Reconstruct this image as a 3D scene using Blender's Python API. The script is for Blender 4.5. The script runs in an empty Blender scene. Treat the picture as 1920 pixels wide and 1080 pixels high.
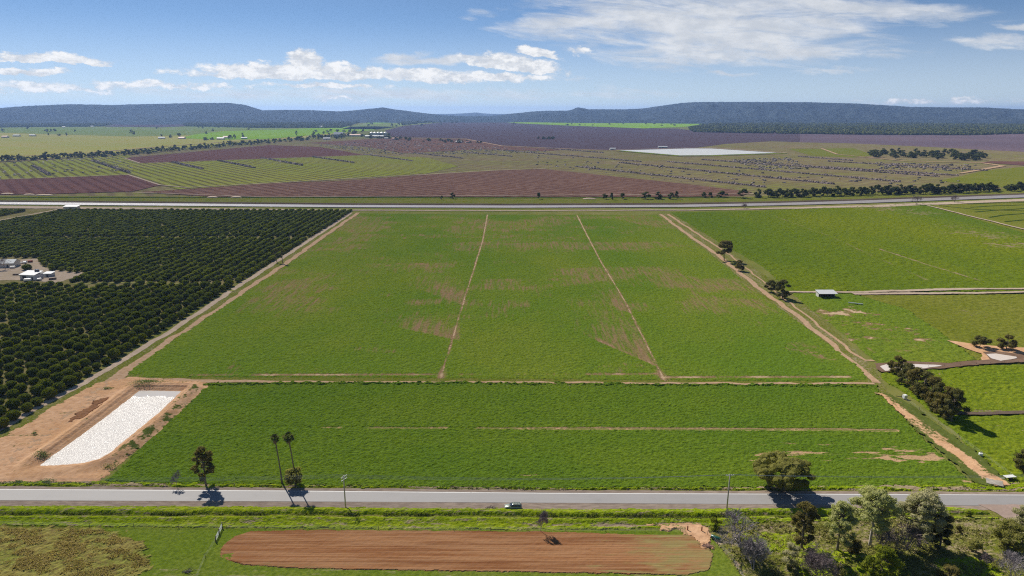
import bpy, math, random
import numpy as np
SC = bpy.context.scene
COL = SC.collection
rad = math.radians

# ------------------------------------------------------------------ camera
CAM_H = 105.0
FPX = 1280.0                                   # focal length in pixels of a 1920 wide picture
PITCH = math.atan(332.0 / FPX)                 # horizon on row 208
cam_d = bpy.data.cameras.new('camera')
cam_d.sensor_width = 36.0
cam_d.lens = 36.0 * FPX / 1920.0
cam_d.clip_start = 1.0
cam_d.clip_end = 80000.0
cam = bpy.data.objects.new('camera', cam_d)
COL.objects.link(cam)
cam.location = (0, 0, CAM_H)
cam.rotation_euler = (rad(90) - PITCH, 0, 0)
SC.camera = cam
SC.render.resolution_x, SC.render.resolution_y = 1024, 576
SC.render.engine = 'CYCLES'
SC.cycles.use_denoising = False
SC.cycles.volume_bounces = 0
SC.cycles.filter_width = 1.15
SC.cycles.sample_clamp_indirect = 4.0
SC.cycles.max_bounces = 6

# ------------------------------------------------------------------ light
SUN_EL, SUN_AZ = 43.5, -34.5                   # azimuth measured from +Y towards +X
SKY_STRENGTH = 0.055
SUN_STRENGTH = 4.2
EXPOSURE = 0.8
HAZE_DENSITY = 0.000045
HAZE_COLOR = (0.36, 0.56, 1.0)
SC.view_settings.view_transform = 'Standard'
SC.view_settings.look = 'None'
SC.view_settings.gamma = 1.0
SC.view_settings.exposure = EXPOSURE
sd = bpy.data.lights.new('sun', 'SUN')
sd.energy = SUN_STRENGTH
sd.angle = rad(0.55)
sd.color = (1.0, 0.95, 0.86)
so = bpy.data.objects.new('sun', sd)
COL.objects.link(so)
so.location = (-200, 300, 400)
so.rotation_euler = (rad(90 - SUN_EL), 0, rad(180.0 - SUN_AZ))


def ray(px, py):
    """world direction of a point of the photograph (1920 x 1080)"""
    x, u = (px - 960.0) / FPX, (540.0 - py) / FPX
    cp, sp = math.cos(PITCH), math.sin(PITCH)
    return (x, cp + u * sp, -sp + u * cp)


def G(px, py, z=0.0):
    d = ray(px, py)
    t = (z - CAM_H) / d[2]
    return (d[0] * t, d[1] * t)


def AE(px, py):
    d = ray(px, py)
    return (math.atan2(d[0], d[1]), math.atan2(d[2], math.hypot(d[0], d[1])))


def height_at(px, py, top):
    """height of something standing at (px, py) that reaches row top"""
    x, y = G(px, py)
    d = ray(px, top)
    t = y / d[1]
    return CAM_H + d[2] * t


def row_angle(p, q):
    """turn of the texture so that its rows run from photo point p to q"""
    (x0, y0), (x1, y1) = G(*p), G(*q)
    return math.atan2(x1 - x0, y1 - y0)


def mpp(py):
    """metres per photo pixel across, on the ground at row py"""
    x, y = G(1060, py)
    return x / 100.0


# ------------------------------------------------------------------ node helper
class NT:
    def __init__(s, tree):
        s.t = tree
        s.n = tree.nodes
        s.l = tree.links

    def new(s, kind, **kw):
        nd = s.n.new(kind)
        for k, v in kw.items():
            setattr(nd, k, v)
        return nd

    def put(s, sock, v):
        if v is None:
            return
        if isinstance(v, bpy.types.NodeSocket):
            s.l.new(v, sock)
        elif isinstance(v, (tuple, list)) and len(v) == 3 and sock.type == 'RGBA':
            sock.default_value = (v[0], v[1], v[2], 1)
        else:
            sock.default_value = v

    def math(s, op, a, b=None, c=None, clamp=False):
        nd = s.new('ShaderNodeMath', operation=op, use_clamp=clamp)
        s.put(nd.inputs[0], a)
        s.put(nd.inputs[1], b)
        s.put(nd.inputs[2], c)
        return nd.outputs[0]

    def mix(s, f, a, b, blend='MIX'):
        nd = s.new('ShaderNodeMix', data_type='RGBA', blend_type=blend)
        s.put(nd.inputs[0], f)
        s.put(nd.inputs[6], a)
        s.put(nd.inputs[7], b)
        return nd.outputs[2]

    def step(s, v, lo, hi, to0=0.0, to1=1.0, smooth=True):
        nd = s.new('ShaderNodeMapRange')
        nd.interpolation_type = 'SMOOTHSTEP' if smooth else 'LINEAR'
        s.put(nd.inputs[0], v)
        for i, q in enumerate((lo, hi, to0, to1)):
            s.put(nd.inputs[i + 1], q)
        return nd.outputs[0]

    def noise(s, vec, scale, detail=3, rough=0.55, dist=0.0):
        nd = s.new('ShaderNodeTexNoise')
        s.put(nd.inputs['Vector'], vec)
        nd.inputs['Scale'].default_value = scale
        nd.inputs['Detail'].default_value = detail
        nd.inputs['Roughness'].default_value = rough
        nd.inputs['Distortion'].default_value = dist
        return nd.outputs['Fac']

    def pos(s):
        return s.new('ShaderNodeNewGeometry').outputs['Position']

    def maps(s, vec, rot=0.0, scale=(1, 1, 1)):
        a = s.new('ShaderNodeMapping')
        s.put(a.inputs[0], vec)
        a.inputs['Rotation'].default_value = (0, 0, rot)
        b = s.new('ShaderNodeVectorMath', operation='MULTIPLY')
        s.put(b.inputs[0], a.outputs[0])
        b.inputs[1].default_value = scale
        return b.outputs[0]

    def attr(s, name):
        return s.new('ShaderNodeAttribute', attribute_name=name).outputs['Fac']

    def xyz(s, vec):
        nd = s.new('ShaderNodeSeparateXYZ')
        s.put(nd.inputs[0], vec)
        return nd.outputs


def newmat(name):
    m = bpy.data.materials.new(name)
    m.use_nodes = True
    m.node_tree.nodes.clear()
    k = NT(m.node_tree)
    k.out = k.new('ShaderNodeOutputMaterial')
    return m, k


# ------------------------------------------------------------------ sky
world = bpy.data.worlds.new('World')
SC.world = world
world.use_nodes = True
world.node_tree.nodes.clear()
k = NT(world.node_tree)
wout = k.new('ShaderNodeOutputWorld')
sky = k.new('ShaderNodeTexSky')
sky.sky_type = 'NISHITA'
sky.sun_disc = False
sky.sun_elevation = rad(SUN_EL)
sky.sun_rotation = rad(SUN_AZ)
sky.altitude = 0
sky.air_density = 1.0
sky.dust_density = 0.0
sky.ozone_density = 1.2
dirv = k.new('ShaderNodeTexCoord').outputs['Generated']
X, Y, Z = k.xyz(dirv)[0:3]
az = k.math('ARCTAN2', X, Y)
el = k.math('ARCSINE', Z)
# a clear dry sky: the deep blue comes down low, so the sky is looked up higher than the eye looks
ez = k.math('MINIMUM', k.math('MULTIPLY_ADD', k.math('MAXIMUM', el, 0.0), 2.6, 0.04), 1.45)
cz = k.math('COSINE', ez)
sv = k.new('ShaderNodeCombineXYZ')
k.put(sv.inputs[0], k.math('MULTIPLY', k.math('SINE', az), cz))
k.put(sv.inputs[1], k.math('MULTIPLY', k.math('COSINE', az), cz))
k.put(sv.inputs[2], k.math('SINE', ez))
k.l.new(sv.outputs[0], sky.inputs[0])
comb = k.new('ShaderNodeCombineXYZ')
k.put(comb.inputs[0], az)
k.put(comb.inputs[1], el)
ang = comb.outputs[0]
# clouds: banks given by where they stand in the sky (azimuth, elevation), broken up by noise
wv = k.maps(ang, 0, (1, 2.2, 1))
wn1 = k.noise(wv, 7, 5, 0.6)
wn2 = k.noise(k.maps(ang, 0.3, (1.3, 3.0, 1)), 16, 6, 0.62)
azw = k.math('MULTIPLY_ADD', k.math('SUBTRACT', wn1, 0.5), 0.10, az)
elw = k.math('MULTIPLY_ADD', k.math('SUBTRACT', wn2, 0.5), 0.022, el)


def bank(px, py, hw, hh, tilt=0.0, w=1.0, flat=False):
    a0, e0 = AE(px, py)
    a1, _ = AE(px + hw, py)
    _, e1 = AE(px, py - hh)
    ra, rb = abs(a1 - a0), abs(e1 - e0)
    t = -rad(tilt)
    da = k.math('SUBTRACT', azw, a0)
    de = k.math('SUBTRACT', elw, e0)
    u = k.math('ADD', k.math('MULTIPLY', da, math.cos(t) / ra), k.math('MULTIPLY', de, math.sin(t) / ra))
    v = k.math('ADD', k.math('MULTIPLY', da, -math.sin(t) / rb), k.math('MULTIPLY', de, math.cos(t) / rb))
    if flat:                                     # flat underside
        v = k.math('MULTIPLY', v, k.step(v, -0.25, 0.0, 3.2, 1.0))
    r = k.math('ADD', k.math('MULTIPLY', u, u), k.math('MULTIPLY', v, v))
    return k.math('MULTIPLY', k.math('SUBTRACT', 1.0, r), w)


def banks(lst):
    o = None
    for b in lst:
        v = bank(*b)
        o = v if o is None else k.math('MAXIMUM', o, v)
    return o


puffy = banks([(118, 116, 130, 16, 0, 1.0, True), (50, 134, 95, 8, 0, .8), (560, 142, 235, 28, 0, 1.0, True), (575, 122, 40, 34, 0, 1.0, True),
               (460, 132, 110, 15, 0, .8, True), (740, 142, 200, 16, 0, .9, True), (960, 126, 120, 28, 6, 1.0, True), (1010, 102, 55, 14, 12, .8, True),
               (880, 146, 200, 10, 0, .8), (620, 160, 150, 6, 0, .6), (1085, 95, 24, 10, 10, .6), (640, 185, 60, 3, 0, .5),
               (290, 160, 190, 9, 0, .5), (80, 165, 160, 14, 0, .5), (1750, 190, 190, 7, 0, .42)])
wispy = banks([(1330, 45, 400, 84, 4, 1.15), (1130, 42, 210, 30, -4, .9), (1600, 14, 290, 26, 7, .9), (1270, 95, 190, 36, 0, .95),
               (1420, 103, 320, 14, 1, 1.0), (860, 110, 160, 11, -3, .95), (760, 104, 60, 8, -6, .8), (1850, 78, 95, 13, 6, .8), (1910, 52, 50, 9, 6, .8), (900, 26, 45, 12, -6, .5),
               (1570, 131, 90, 7, 0, .55), (1360, 138, 55, 5, 4, .6), (700, 178, 600, 14, 0, .5), (1000, 145, 120, 5, 0, .5)])
nf = k.noise(k.maps(ang, 0, (1, 1.9, 1)), 36, 9, 0.66)
ns = k.noise(k.maps(ang, 0.10, (1, 6.5, 1)), 10, 9, 0.64, 0.6)
dp = k.step(k.math('MULTIPLY_ADD', k.math('SUBTRACT', nf, 0.5), 2.2, puffy), 0.0, 0.55)
dw = k.step(k.math('MULTIPLY_ADD', k.math('SUBTRACT', ns, 0.5), 3.0, wispy), -0.20, 1.15)
dens = k.math('MAXIMUM', k.math('MULTIPLY', dp, 0.93), k.math('MULTIPLY', dw, 0.88), None, True)
veil = k.math('MULTIPLY', k.step(el, 0.0, 0.13, 1.0, 0.0), 0.60)
# shade inside the heaps of cloud comes from their own thickness
thick = k.step(k.noise(k.maps(ang, 0, (1, 2.4, 1)), 26, 5, 0.6), 0.35, 0.7)
ccol = k.mix(thick, (6.6, 6.9, 7.3), (8.6, 8.7, 8.8))
ccol = k.mix(k.math('MULTIPLY', dp, k.step(nf, .42, .6)), ccol, (10.4, 10.3, 10.1))
skyc = k.mix(veil, k.mix(1.0, sky.outputs[0], (0.86, 0.98, 1.06), 'MULTIPLY'), (6.6, 7.2, 7.8))
skyc = k.mix(dens, skyc, ccol)
bg = k.new('ShaderNodeBackground')
k.put(bg.inputs[0], skyc)
bg.inputs[1].default_value = SKY_STRENGTH
k.l.new(bg.outputs[0], wout.inputs[0])

# ------------------------------------------------------------------ object helpers


def tag(o, label=None, cat=None, group=None, kind=None):
    if label:
        o['label'] = label
    if cat:
        o['category'] = cat
    if group:
        o['group'] = group
    if kind:
        o['kind'] = kind
    return o


def empty(name, loc, rz=0.0, label=None, cat=None, group=None):
    o = bpy.data.objects.new(name, None)
    COL.objects.link(o)
    o.empty_display_size = 0.5
    o.location = (loc[0], loc[1], loc[2] if len(loc) > 2 else 0.0)
    o.rotation_euler = (0, 0, rz)
    return tag(o, label, cat, group)


def np_mesh(name, V, F, mats=(), attrs=None, smooth=False, fmat=None):
    """F: array (n, 3|4), or a list of such arrays"""
    V = np.asarray(V, dtype=np.float32).reshape(-1, 3)
    Fs = F if isinstance(F, list) else [F]
    Fs = [np.asarray(f, dtype=np.int32) for f in Fs if len(f)]
    me = bpy.data.meshes.new(name)
    me.vertices.add(len(V))
    me.vertices.foreach_set('co', V.ravel())
    loops = np.concatenate([f.ravel() for f in Fs])
    tot = np.concatenate([np.full(len(f), f.shape[1], dtype=np.int32) for f in Fs])
    start = np.concatenate([[0], np.cumsum(tot)[:-1]]).astype(np.int32)
    me.loops.add(len(loops))
    me.loops.foreach_set('vertex_index', loops)
    me.polygons.add(len(tot))
    me.polygons.foreach_set('loop_start', start)
    me.polygons.foreach_set('loop_total', tot)
    if fmat is not None:
        me.polygons.foreach_set('material_index', np.asarray(fmat, dtype=np.int32))
    me.polygons.foreach_set('use_smooth', np.full(len(tot), smooth))
    for m in mats:
        me.materials.append(m)
    for an, av in (attrs or {}).items():
        a = me.attributes.new(an, 'FLOAT', 'POINT')
        a.data.foreach_set('value', np.asarray(av, dtype=np.float32))
    me.update(calc_edges=True)
    me.validate()
    return me


def link(name, me, parent=None, loc=None, rz=None):
    o = bpy.data.objects.new(name, me)
    COL.objects.link(o)
    if parent:
        o.parent = parent
    if loc:
        o.location = (loc[0], loc[1], loc[2] if len(loc) > 2 else 0.0)
    if rz is not None:
        o.rotation_euler = (0, 0, rz)
    return o


# ------------------------------------------------------------------ noise in numpy
def _hash(ix, iy, seed):
    h = (ix.astype(np.int64) * 374761393 + iy.astype(np.int64) * 668265263 + seed * 1274126177) & 0x7fffffff
    h = ((h ^ (h >> 13)) * 1103515245) & 0x7fffffff
    h = (h ^ (h >> 16)) & 0x7fffffff
    return (h % 100003) / 100003.0


def vn(x, y, seed=0):
    x = np.asarray(x, dtype=np.float64)
    y = np.asarray(y, dtype=np.float64)
    ix, iy = np.floor(x), np.floor(y)
    fx, fy = x - ix, y - iy
    fx = fx * fx * (3 - 2 * fx)
    fy = fy * fy * (3 - 2 * fy)
    a, b = _hash(ix, iy, seed), _hash(ix + 1, iy, seed)
    c, d = _hash(ix, iy + 1, seed), _hash(ix + 1, iy + 1, seed)
    return a + (b - a) * fx + (c - a) * fy + (a - b - c + d) * fx * fy


def fbm(x, y, seed=0, octv=3):
    s, a, t = 0.0, 0.5, 0.0
    for i in range(octv):
        s = s + a * vn(x * 2 ** i + 17.3 * i, y * 2 ** i + 9.1 * i, seed + i)
        t += a
        a *= 0.55
    return s / t


def sstep(v, lo, hi):
    t = np.clip((v - lo) / (hi - lo), 0, 1)
    return t * t * (3 - 2 * t)


def inside(x, y, poly):
    r = np.zeros(np.shape(x), dtype=bool)
    n = len(poly)
    for i in range(n):
        x0, y0 = poly[i]
        x1, y1 = poly[(i + 1) % n]
        if y0 == y1:
            continue
        c = ((y0 > y) != (y1 > y)) & (x < (x1 - x0) * (y - y0) / (y1 - y0) + x0)
        r ^= c
    return r


def dseg(x, y, pts, closed=False):
    d = np.full(np.shape(x), 1e9)
    n = len(pts)
    for i in range(n if closed else n - 1):
        x0, y0 = pts[i]
        x1, y1 = pts[(i + 1) % n]
        L = (x1 - x0) ** 2 + (y1 - y0) ** 2 + 1e-9
        t = np.clip(((x - x0) * (x1 - x0) + (y - y0) * (y1 - y0)) / L, 0, 1)
        d = np.minimum(d, np.hypot(x - x0 - t * (x1 - x0), y - y0 - t * (y1 - y0)))
    return d


def PP(pts, z=0.0):
    return [G(p[0], p[1], z) for p in pts]


# ------------------------------------------------------------------ ground materials
ALB = 0.84


def ground_mat(name, c1, c2, c3, s1=0.03, s2=1.2, stretch=(1, 1), rot=0.0, bump=0.5, bs=1.5, soil=(0.44, 0.24, 0.12), soil2=None,
               rows=None, edge=False, grain=(1.0, 1.0), gs=0.9, spk=0.16, trod=None, k1=0.8, k2=0.6, bdist=0.25):
    """c1/c2 vary over tens of metres, c3 over metres; 'bare' attribute brings in soil; rows = (spacing, angle, colour, strength)"""
    c1, c2, c3, soil = [tuple(q * ALB for q in cc) for cc in (c1, c2, c3, soil)]
    soil2 = soil2 and tuple(q * ALB for q in soil2)
    m, k = newmat(name)
    P = k.pos()
    v = k.maps(P, rot, (stretch[0], stretch[1], 1))
    n1 = k.step(k.noise(v, s1, 4, 0.6), 0.5 - 0.2 / k1 * 0.8, 0.5 + 0.2 / k1 * 0.8)
    n2 = k.step(k.noise(v, s2, 4, 0.65), 0.32, 0.68)
    n3 = k.noise(v, s2 * 3.3, 3, 0.7)
    c = k.mix(n1, c1, c2)
    c = k.mix(k.math('MULTIPLY', n2, k2), c, c3)
    if rows:
        rv = k.maps(P, rows[1], (1, 1, 1))
        rx = k.math('MULTIPLY_ADD', k.noise(P, 0.05, 2), 0.8, k.xyz(rv)[0])
        w = k.math('SINE', k.math('MULTIPLY', rx, 2 * math.pi / rows[0]))
        br = k.step(k.noise(P, 0.012, 5, 0.7), 0.25, 0.55)
        w = k.math('MULTIPLY', k.step(w, -0.1, 0.8), k.math('MULTIPLY', br, rows[3]))
        c = k.mix(w, c, rows[2])
    ba = k.attr('bare')
    sb = k.mix(n2, soil, soil2 or tuple(q * 0.72 for q in soil))
    if trod:                                     # driven-on soil is dusty and paler than thin crop
        sb = k.mix(k.step(ba, 0.72, 0.95), sb, trod)
    # 'bare' is the share of ground not covered: plants thin out into specks and streaks of soil
    gn = k.noise(k.maps(P, rot, (grain[0], grain[1], 1)), gs, 5, 0.75)
    cov = k.step(gn, 0.28, 0.72, 1.0, 0.0, False)
    bf = k.step(k.math('SUBTRACT', ba, cov), -spk, spk)
    bf = k.math('MULTIPLY', bf, k.step(ba, 0.0, 0.10))
    c = k.mix(bf, c, sb)
    bn = k.new('ShaderNodeBump')
    bn.inputs['Strength'].default_value = bump
    bn.inputs['Distance'].default_value = bdist
    k.put(bn.inputs['Height'], k.math('ADD', k.noise(v, bs, 4, 0.65), k.math('MULTIPLY', n3, 0.4)))
    d = k.new('ShaderNodeBsdfDiffuse')
    d.inputs['Roughness'].default_value = 0.6
    k.put(d.inputs[0], c)
    k.l.new(bn.outputs[0], d.inputs['Normal'])
    sh = d.outputs[0]
    if edge:
        e = k.attr('edge')
        f = k.step(k.math('ADD', e, k.math('MULTIPLY', k.math('SUBTRACT', k.noise(v, edge, 4, 0.7), 0.5), 1.1)), 0.20, 0.32)
        tr = k.new('ShaderNodeBsdfTransparent')
        ms = k.new('ShaderNodeMixShader')
        k.put(ms.inputs[0], f)
        k.l.new(tr.outputs[0], ms.inputs[1])
        k.l.new(sh, ms.inputs[2])
        sh = ms.outputs[0]
    k.l.new(sh, k.out.inputs[0])
    return m


def sheet(name, pts, z, mat, kind='structure', world=False, jit=0.0, seed=3, step=None):
    """flat patch of land given by its outline"""
    W = pts if world else PP(pts)
    if step:
        Q = []
        for i in range(len(W)):
            a, b = W[i], W[(i + 1) % len(W)]
            n = max(1, int(math.dist(a, b) / step))
            for j in range(n):
                t = j / n
                Q.append((a[0] + (b[0] - a[0]) * t, a[1] + (b[1] - a[1]) * t))
        Q = np.array(Q)
        Q = Q + jit * np.stack([fbm(Q[:, 0] / step / 2, Q[:, 1] / step / 2, seed) - .5, fbm(Q[:, 0] / step / 2, Q[:, 1] / step / 2, seed + 5) - .5], 1) * 2
        W = [tuple(q) for q in Q]
    me = bpy.data.meshes.new(name)
    me.from_pydata([(p[0], p[1], z) for p in W], [], [list(range(len(W)))])
    me.materials.append(mat)
    me.update()
    if me.polygons[0].normal.z < 0:
        me.flip_normals()
    o = link(name, me)
    if kind:
        tag(o, kind=kind)
    return o


def strip(name, pts, width, z, mat, world=False, step=3.0, wob=0.25, seed=1, kind='structure', crown=0.0):
    """ribbon of land (track, bank, canal) along a line, with an 'edge' attribute that falls to 0 at its sides"""
    W = np.array(pts if world else PP(pts))
    ws = width if isinstance(width, (list, tuple)) else [width] * len(W)
    C, Wd = [], []
    for i in range(len(W) - 1):
        n = max(1, int(np.hypot(*(W[i + 1] - W[i])) / step))
        for j in range(n):
            t = j / n
            C.append(W[i] * (1 - t) + W[i + 1] * t)
            Wd.append(ws[i] * (1 - t) + ws[i + 1] * t)
    C.append(W[-1])
    Wd.append(ws[-1])
    C, Wd = np.array(C), np.array(Wd)
    T = np.gradient(C, axis=0)
    T /= np.linalg.norm(T, axis=1)[:, None] + 1e-9
    N = np.stack([-T[:, 1], T[:, 0]], 1)
    cols = np.array([-1, -.6, 0, .6, 1])
    ev = np.array([0, .5, 1, .5, 0])
    n = len(C)
    off = (vn(np.arange(n) * 0.35, np.zeros(n), seed) - .5) * wob * 2
    V = np.zeros((n, 5, 3))
    for j in range(5):
        s = Wd / 2 * cols[j] + (off if wob else 0)
        V[:, j, :2] = C + N * s[:, None]
        V[:, j, 2] = z + crown * (1 - cols[j] ** 2)
    i = np.arange((n - 1) * 4)
    a = (i // 4) * 5 + i % 4
    F = np.stack([a, a + 5, a + 6, a + 1], 1)
    me = np_mesh(name, V.reshape(-1, 3), F, [mat], {'edge': np.tile(ev, n)})
    if len(me.polygons) and me.polygons[0].normal.z < 0:
        me.flip_normals()
    o = link(name, me)
    if kind:
        tag(o, kind=kind)
    return o


def grid_land(name, pts, res, z, amp, nscale, mat, bare=None, world=False, stretch=1.0, extra=None, kind='structure', seed=11, rag=0.5, sharp=1.0):
    """land with real relief: clumpy crop, grass or soil, clipped to an outline"""
    W = pts if world else PP(pts)
    xs = [p[0] for p in W]
    ys = [p[1] for p in W]
    rx, ry = (res, res) if not isinstance(res, tuple) else res
    gx = np.arange(min(xs) - rx, max(xs) + 2 * rx, rx)
    gy = np.arange(min(ys) - ry, max(ys) + 2 * ry, ry)
    XX, YY = np.meshgrid(gx, gy)
    JX = XX + (_hash(np.round(XX / rx), np.round(YY / ry), 5) - .5) * rx * .7
    JY = YY + (_hash(np.round(XX / rx), np.round(YY / ry), 6) - .5) * ry * .7
    cx = (XX[:-1, :-1] + XX[1:, 1:]) / 2
    cy = (YY[:-1, :-1] + YY[1:, 1:]) / 2
    wx = cx + (fbm(cx / 2.5, cy / 2.5, 40) - .5) * 2 * rag * 2
    wy = cy + (fbm(cx / 2.5, cy / 2.5, 41) - .5) * 2 * rag * 2
    keep = inside(wx, wy, W)
    iy, ix = np.nonzero(keep)
    nx = XX.shape[1]
    a = iy * nx + ix
    F = np.stack([a, a + 1, a + nx + 1, a + nx], 1)
    used, inv = np.unique(F, return_inverse=True)
    F = inv.reshape(F.shape)
    x, y = JX.ravel()[used], JY.ravel()[used]
    b = np.zeros(len(x)) if bare is None else np.clip(bare(x, y), 0, 1)
    h = fbm(x / nscale, y / (nscale * stretch), seed, 3)
    h = np.clip((h - 0.2) / 0.6, 0, 1) ** sharp
    zz = z + amp * h * (1 - b * 0.85)
    if extra is not None:
        zz = zz + extra(x, y)
    cnt = np.bincount(F.ravel(), minlength=len(x))
    zz = np.where(cnt < 4, min(z, 0.05) + (0.0 if z < 0.5 else z - 0.1), zz)     # rim comes down to the ground
    me = np_mesh(name, np.stack([x, y, zz], 1), F, [mat], {'bare': b})
    o = link(name, me)
    if kind:
        tag(o, kind=kind)
    return o
# ------------------------------------------------------------------ the land
SOIL = (0.46, 0.26, 0.13)
PALE = (0.52, 0.36, 0.22)
m_ground = ground_mat('rough_pasture', (0.20, 0.22, 0.045), (0.28, 0.25, 0.08), (0.14, 0.17, 0.03), 0.004, 0.06, bump=0.3, bs=0.2)
m_verge = ground_mat('verge_grass', (0.29, 0.39, 0.010), (0.37, 0.43, 0.02), (0.13, 0.19, 0.010), 0.06, 1.4, (0.35, 1), bump=0.8, bs=2.0, soil=(0.46, 0.35, 0.22), bdist=.3, grain=(.3, 1), k2=.75)
m_roughgrass = ground_mat('rough_grass', (0.19, 0.22, 0.02), (0.29, 0.26, 0.07), (0.09, 0.11, 0.015), 0.07, 1.2, bump=0.8, bs=1.6, soil=(0.46, 0.35, 0.23), bdist=.3, k2=.8, spk=.3)
m_crop = ground_mat('young_crop', (0.150, 0.245, 0.020), (0.250, 0.290, 0.030), (0.075, 0.125, 0.012), 0.010, 1.15, (1, .6), bump=0.65, bs=1.6, soil=(0.36, 0.225, 0.12), bdist=.22, k2=.7, grain=(1.3, .10), gs=.5, spk=.36, trod=(.50, .36, .22))
m_crop2 = ground_mat('leafy_crop', (0.145, 0.235, 0.020), (0.190, 0.265, 0.022), (0.055, 0.100, 0.009), 0.03, 1.8, (.55, 1), bump=0.65, bs=2.2, soil=(0.62, 0.40, 0.22), bdist=.2, k2=.75, grain=(.16, 1.3), gs=.7, spk=.3)
m_east = ground_mat('eastern_crop', (0.135, 0.205, 0.016), (0.235, 0.265, 0.014), (0.085, 0.125, 0.010), 0.006, 0.8, (1, .4), bump=0.7, bs=1.2, soil=(0.38, 0.28, 0.16), bdist=.25, k2=.75, grain=(1, .15), gs=.4, spk=.3)
m_paddock = ground_mat('grazed_paddock', (0.20, 0.22, 0.022), (0.27, 0.26, 0.045), (0.12, 0.14, 0.015), 0.02, 0.5, bump=0.7, bs=1.0, soil=(0.46, 0.34, 0.20), bdist=.3, k2=.8, spk=.25, gs=.5)
m_dry = ground_mat('dry_grass', (0.42, 0.34, 0.10), (0.30, 0.33, 0.06), (0.19, 0.15, 0.045), 0.10, 0.9, bump=0.8, bs=1.6, bdist=.3, soil=(0.40, 0.27, 0.13), k2=.8, spk=.3)
m_plough = ground_mat('ploughed_soil', (0.34, 0.145, 0.058), (0.23, 0.088, 0.034), (0.60, 0.35, 0.18), 0.35, 1.1, (0.04, 1.0), bump=0.5, bs=1.6, soil=(0.40, 0.31, 0.12), bdist=.12, k2=.5, grain=(.15, 1.4), gs=.6, spk=.35)
m_red = ground_mat('bare_soil', (0.70, 0.42, 0.22), (0.78, 0.50, 0.30), (0.52, 0.28, 0.14), 0.06, 0.45, bump=0.5, bs=0.9, soil=(0.14, 0.17, 0.035), bdist=.25, k2=.6, spk=.2)
m_track = ground_mat('dirt_track', (0.62, 0.41, 0.25), (0.56, 0.39, 0.25), (0.40, 0.24, 0.13), 0.05, 0.5, bump=0.4, bs=1.5, edge=0.35)
m_palet = ground_mat('pale_track', (0.64, 0.50, 0.37), (0.55, 0.42, 0.31), (0.40, 0.30, 0.21), 0.05, 0.5, bump=0.4, bs=1.5, edge=0.35)
m_gravel = ground_mat('gravel', (0.36, 0.29, 0.22), (0.30, 0.24, 0.18), (0.22, 0.17, 0.13), 0.1, 1.6, (0.3, 1), bump=0.5, bs=3.0, edge=0.5, bdist=.08)
m_orchfloor = ground_mat('orchard_floor', (0.34, 0.28, 0.13), (0.22, 0.20, 0.06), (0.12, 0.10, 0.04), 0.05, 0.5, bump=0.4)
m_brown = ground_mat('brown_ploughed', (0.205, 0.108, 0.075), (0.16, 0.085, 0.062), (0.30, 0.18, 0.13), 0.006, 0.09, (1, .5), bump=0.5, bs=0.25, rows=(16.0, row_angle((247, 307), (467, 347)), (0.10, 0.05, 0.038), .7), bdist=.8, k2=.7)
m_brown2 = ground_mat('dark_ploughed', (0.17, 0.078, 0.068), (0.14, 0.065, 0.058), (0.24, 0.13, 0.10), 0.006, 0.09, bump=0.5, bs=0.2, rows=(16.0, row_angle((173, 302), (243, 325)), (0.085, 0.04, 0.035), .6), bdist=.8, k2=.7)
m_olive = ground_mat('cleared_strips', (0.25, 0.265, 0.045), (0.34, 0.27, 0.13), (0.17, 0.12, 0.08), 0.008, 0.07, (0.5, 1), bump=0.5, bs=0.2, rows=(21.0, row_angle((1080, 313), (1437, 352)), (0.15, 0.11, 0.07), .7), bdist=.8, k2=.75)
m_young = ground_mat('young_tree_rows', (0.30, 0.34, 0.035), (0.36, 0.35, 0.07), (0.20, 0.19, 0.05), 0.006, 0.09, bump=0.4, bs=0.2, rows=(15.0, row_angle((173, 302), (243, 325)), (0.10, 0.085, 0.035), .85), bdist=.8, k2=.6)
m_almond = ground_mat('bare_orchard', (0.165, 0.115, 0.13), (0.135, 0.10, 0.125), (0.08, 0.055, 0.065), 0.004, 0.08, bump=0.8, bs=0.12, rows=(14.0, 1.25, (0.09, 0.065, 0.075), .6), bdist=3.0, k2=.7)
m_almond2 = ground_mat('bare_orchard_pink', (0.27, 0.19, 0.21), (0.19, 0.14, 0.17), (0.12, 0.085, 0.10), 0.002, 0.08, bump=0.8, bs=0.12, rows=(20.0, -.25, (0.13, 0.09, 0.10), .6), bdist=3.0, k2=.7)
m_pasture = ground_mat('pale_pasture', (0.44, 0.42, 0.085), (0.36, 0.38, 0.075), (0.47, 0.39, 0.12), 0.0025, 0.012, (0.4, 1), bump=0.2, bs=0.1, k2=.8)
m_bright = ground_mat('bright_pasture', (0.24, 0.44, 0.015), (0.33, 0.50, 0.025), (0.22, 0.38, 0.03), 0.002, 0.012, bump=0.2, bs=0.1)
m_mid = ground_mat('mixed_pasture', (0.24, 0.34, 0.055), (0.30, 0.33, 0.09), (0.17, 0.22, 0.06), 0.002, 0.012, bump=0.2, bs=0.1)


def road_mat():
    m, k = newmat('bitumen')
    P = k.pos()
    v = k.maps(P, 0, (0.06, 1, 1))
    c = k.mix(k.noise(v, 0.8, 4, 0.6), (0.21, 0.20, 0.19), (0.26, 0.245, 0.235))
    c = k.mix(k.math('MULTIPLY', k.step(k.noise(P, 0.12, 4, 0.7), 0.5, 0.75), 0.35), c, (0.17, 0.16, 0.155))
    c = k.mix(k.math('MULTIPLY', k.noise(P, 9, 2), 0.35), c, (0.15, 0.14, 0.14))
    p = k.new('ShaderNodeBsdfPrincipled')
    k.put(p.inputs['Base Color'], c)
    p.inputs['Roughness'].default_value = 0.75
    p.inputs['Specular IOR Level'].default_value = 0.35
    k.l.new(p.outputs[0], k.out.inputs[0])
    return m


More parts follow.
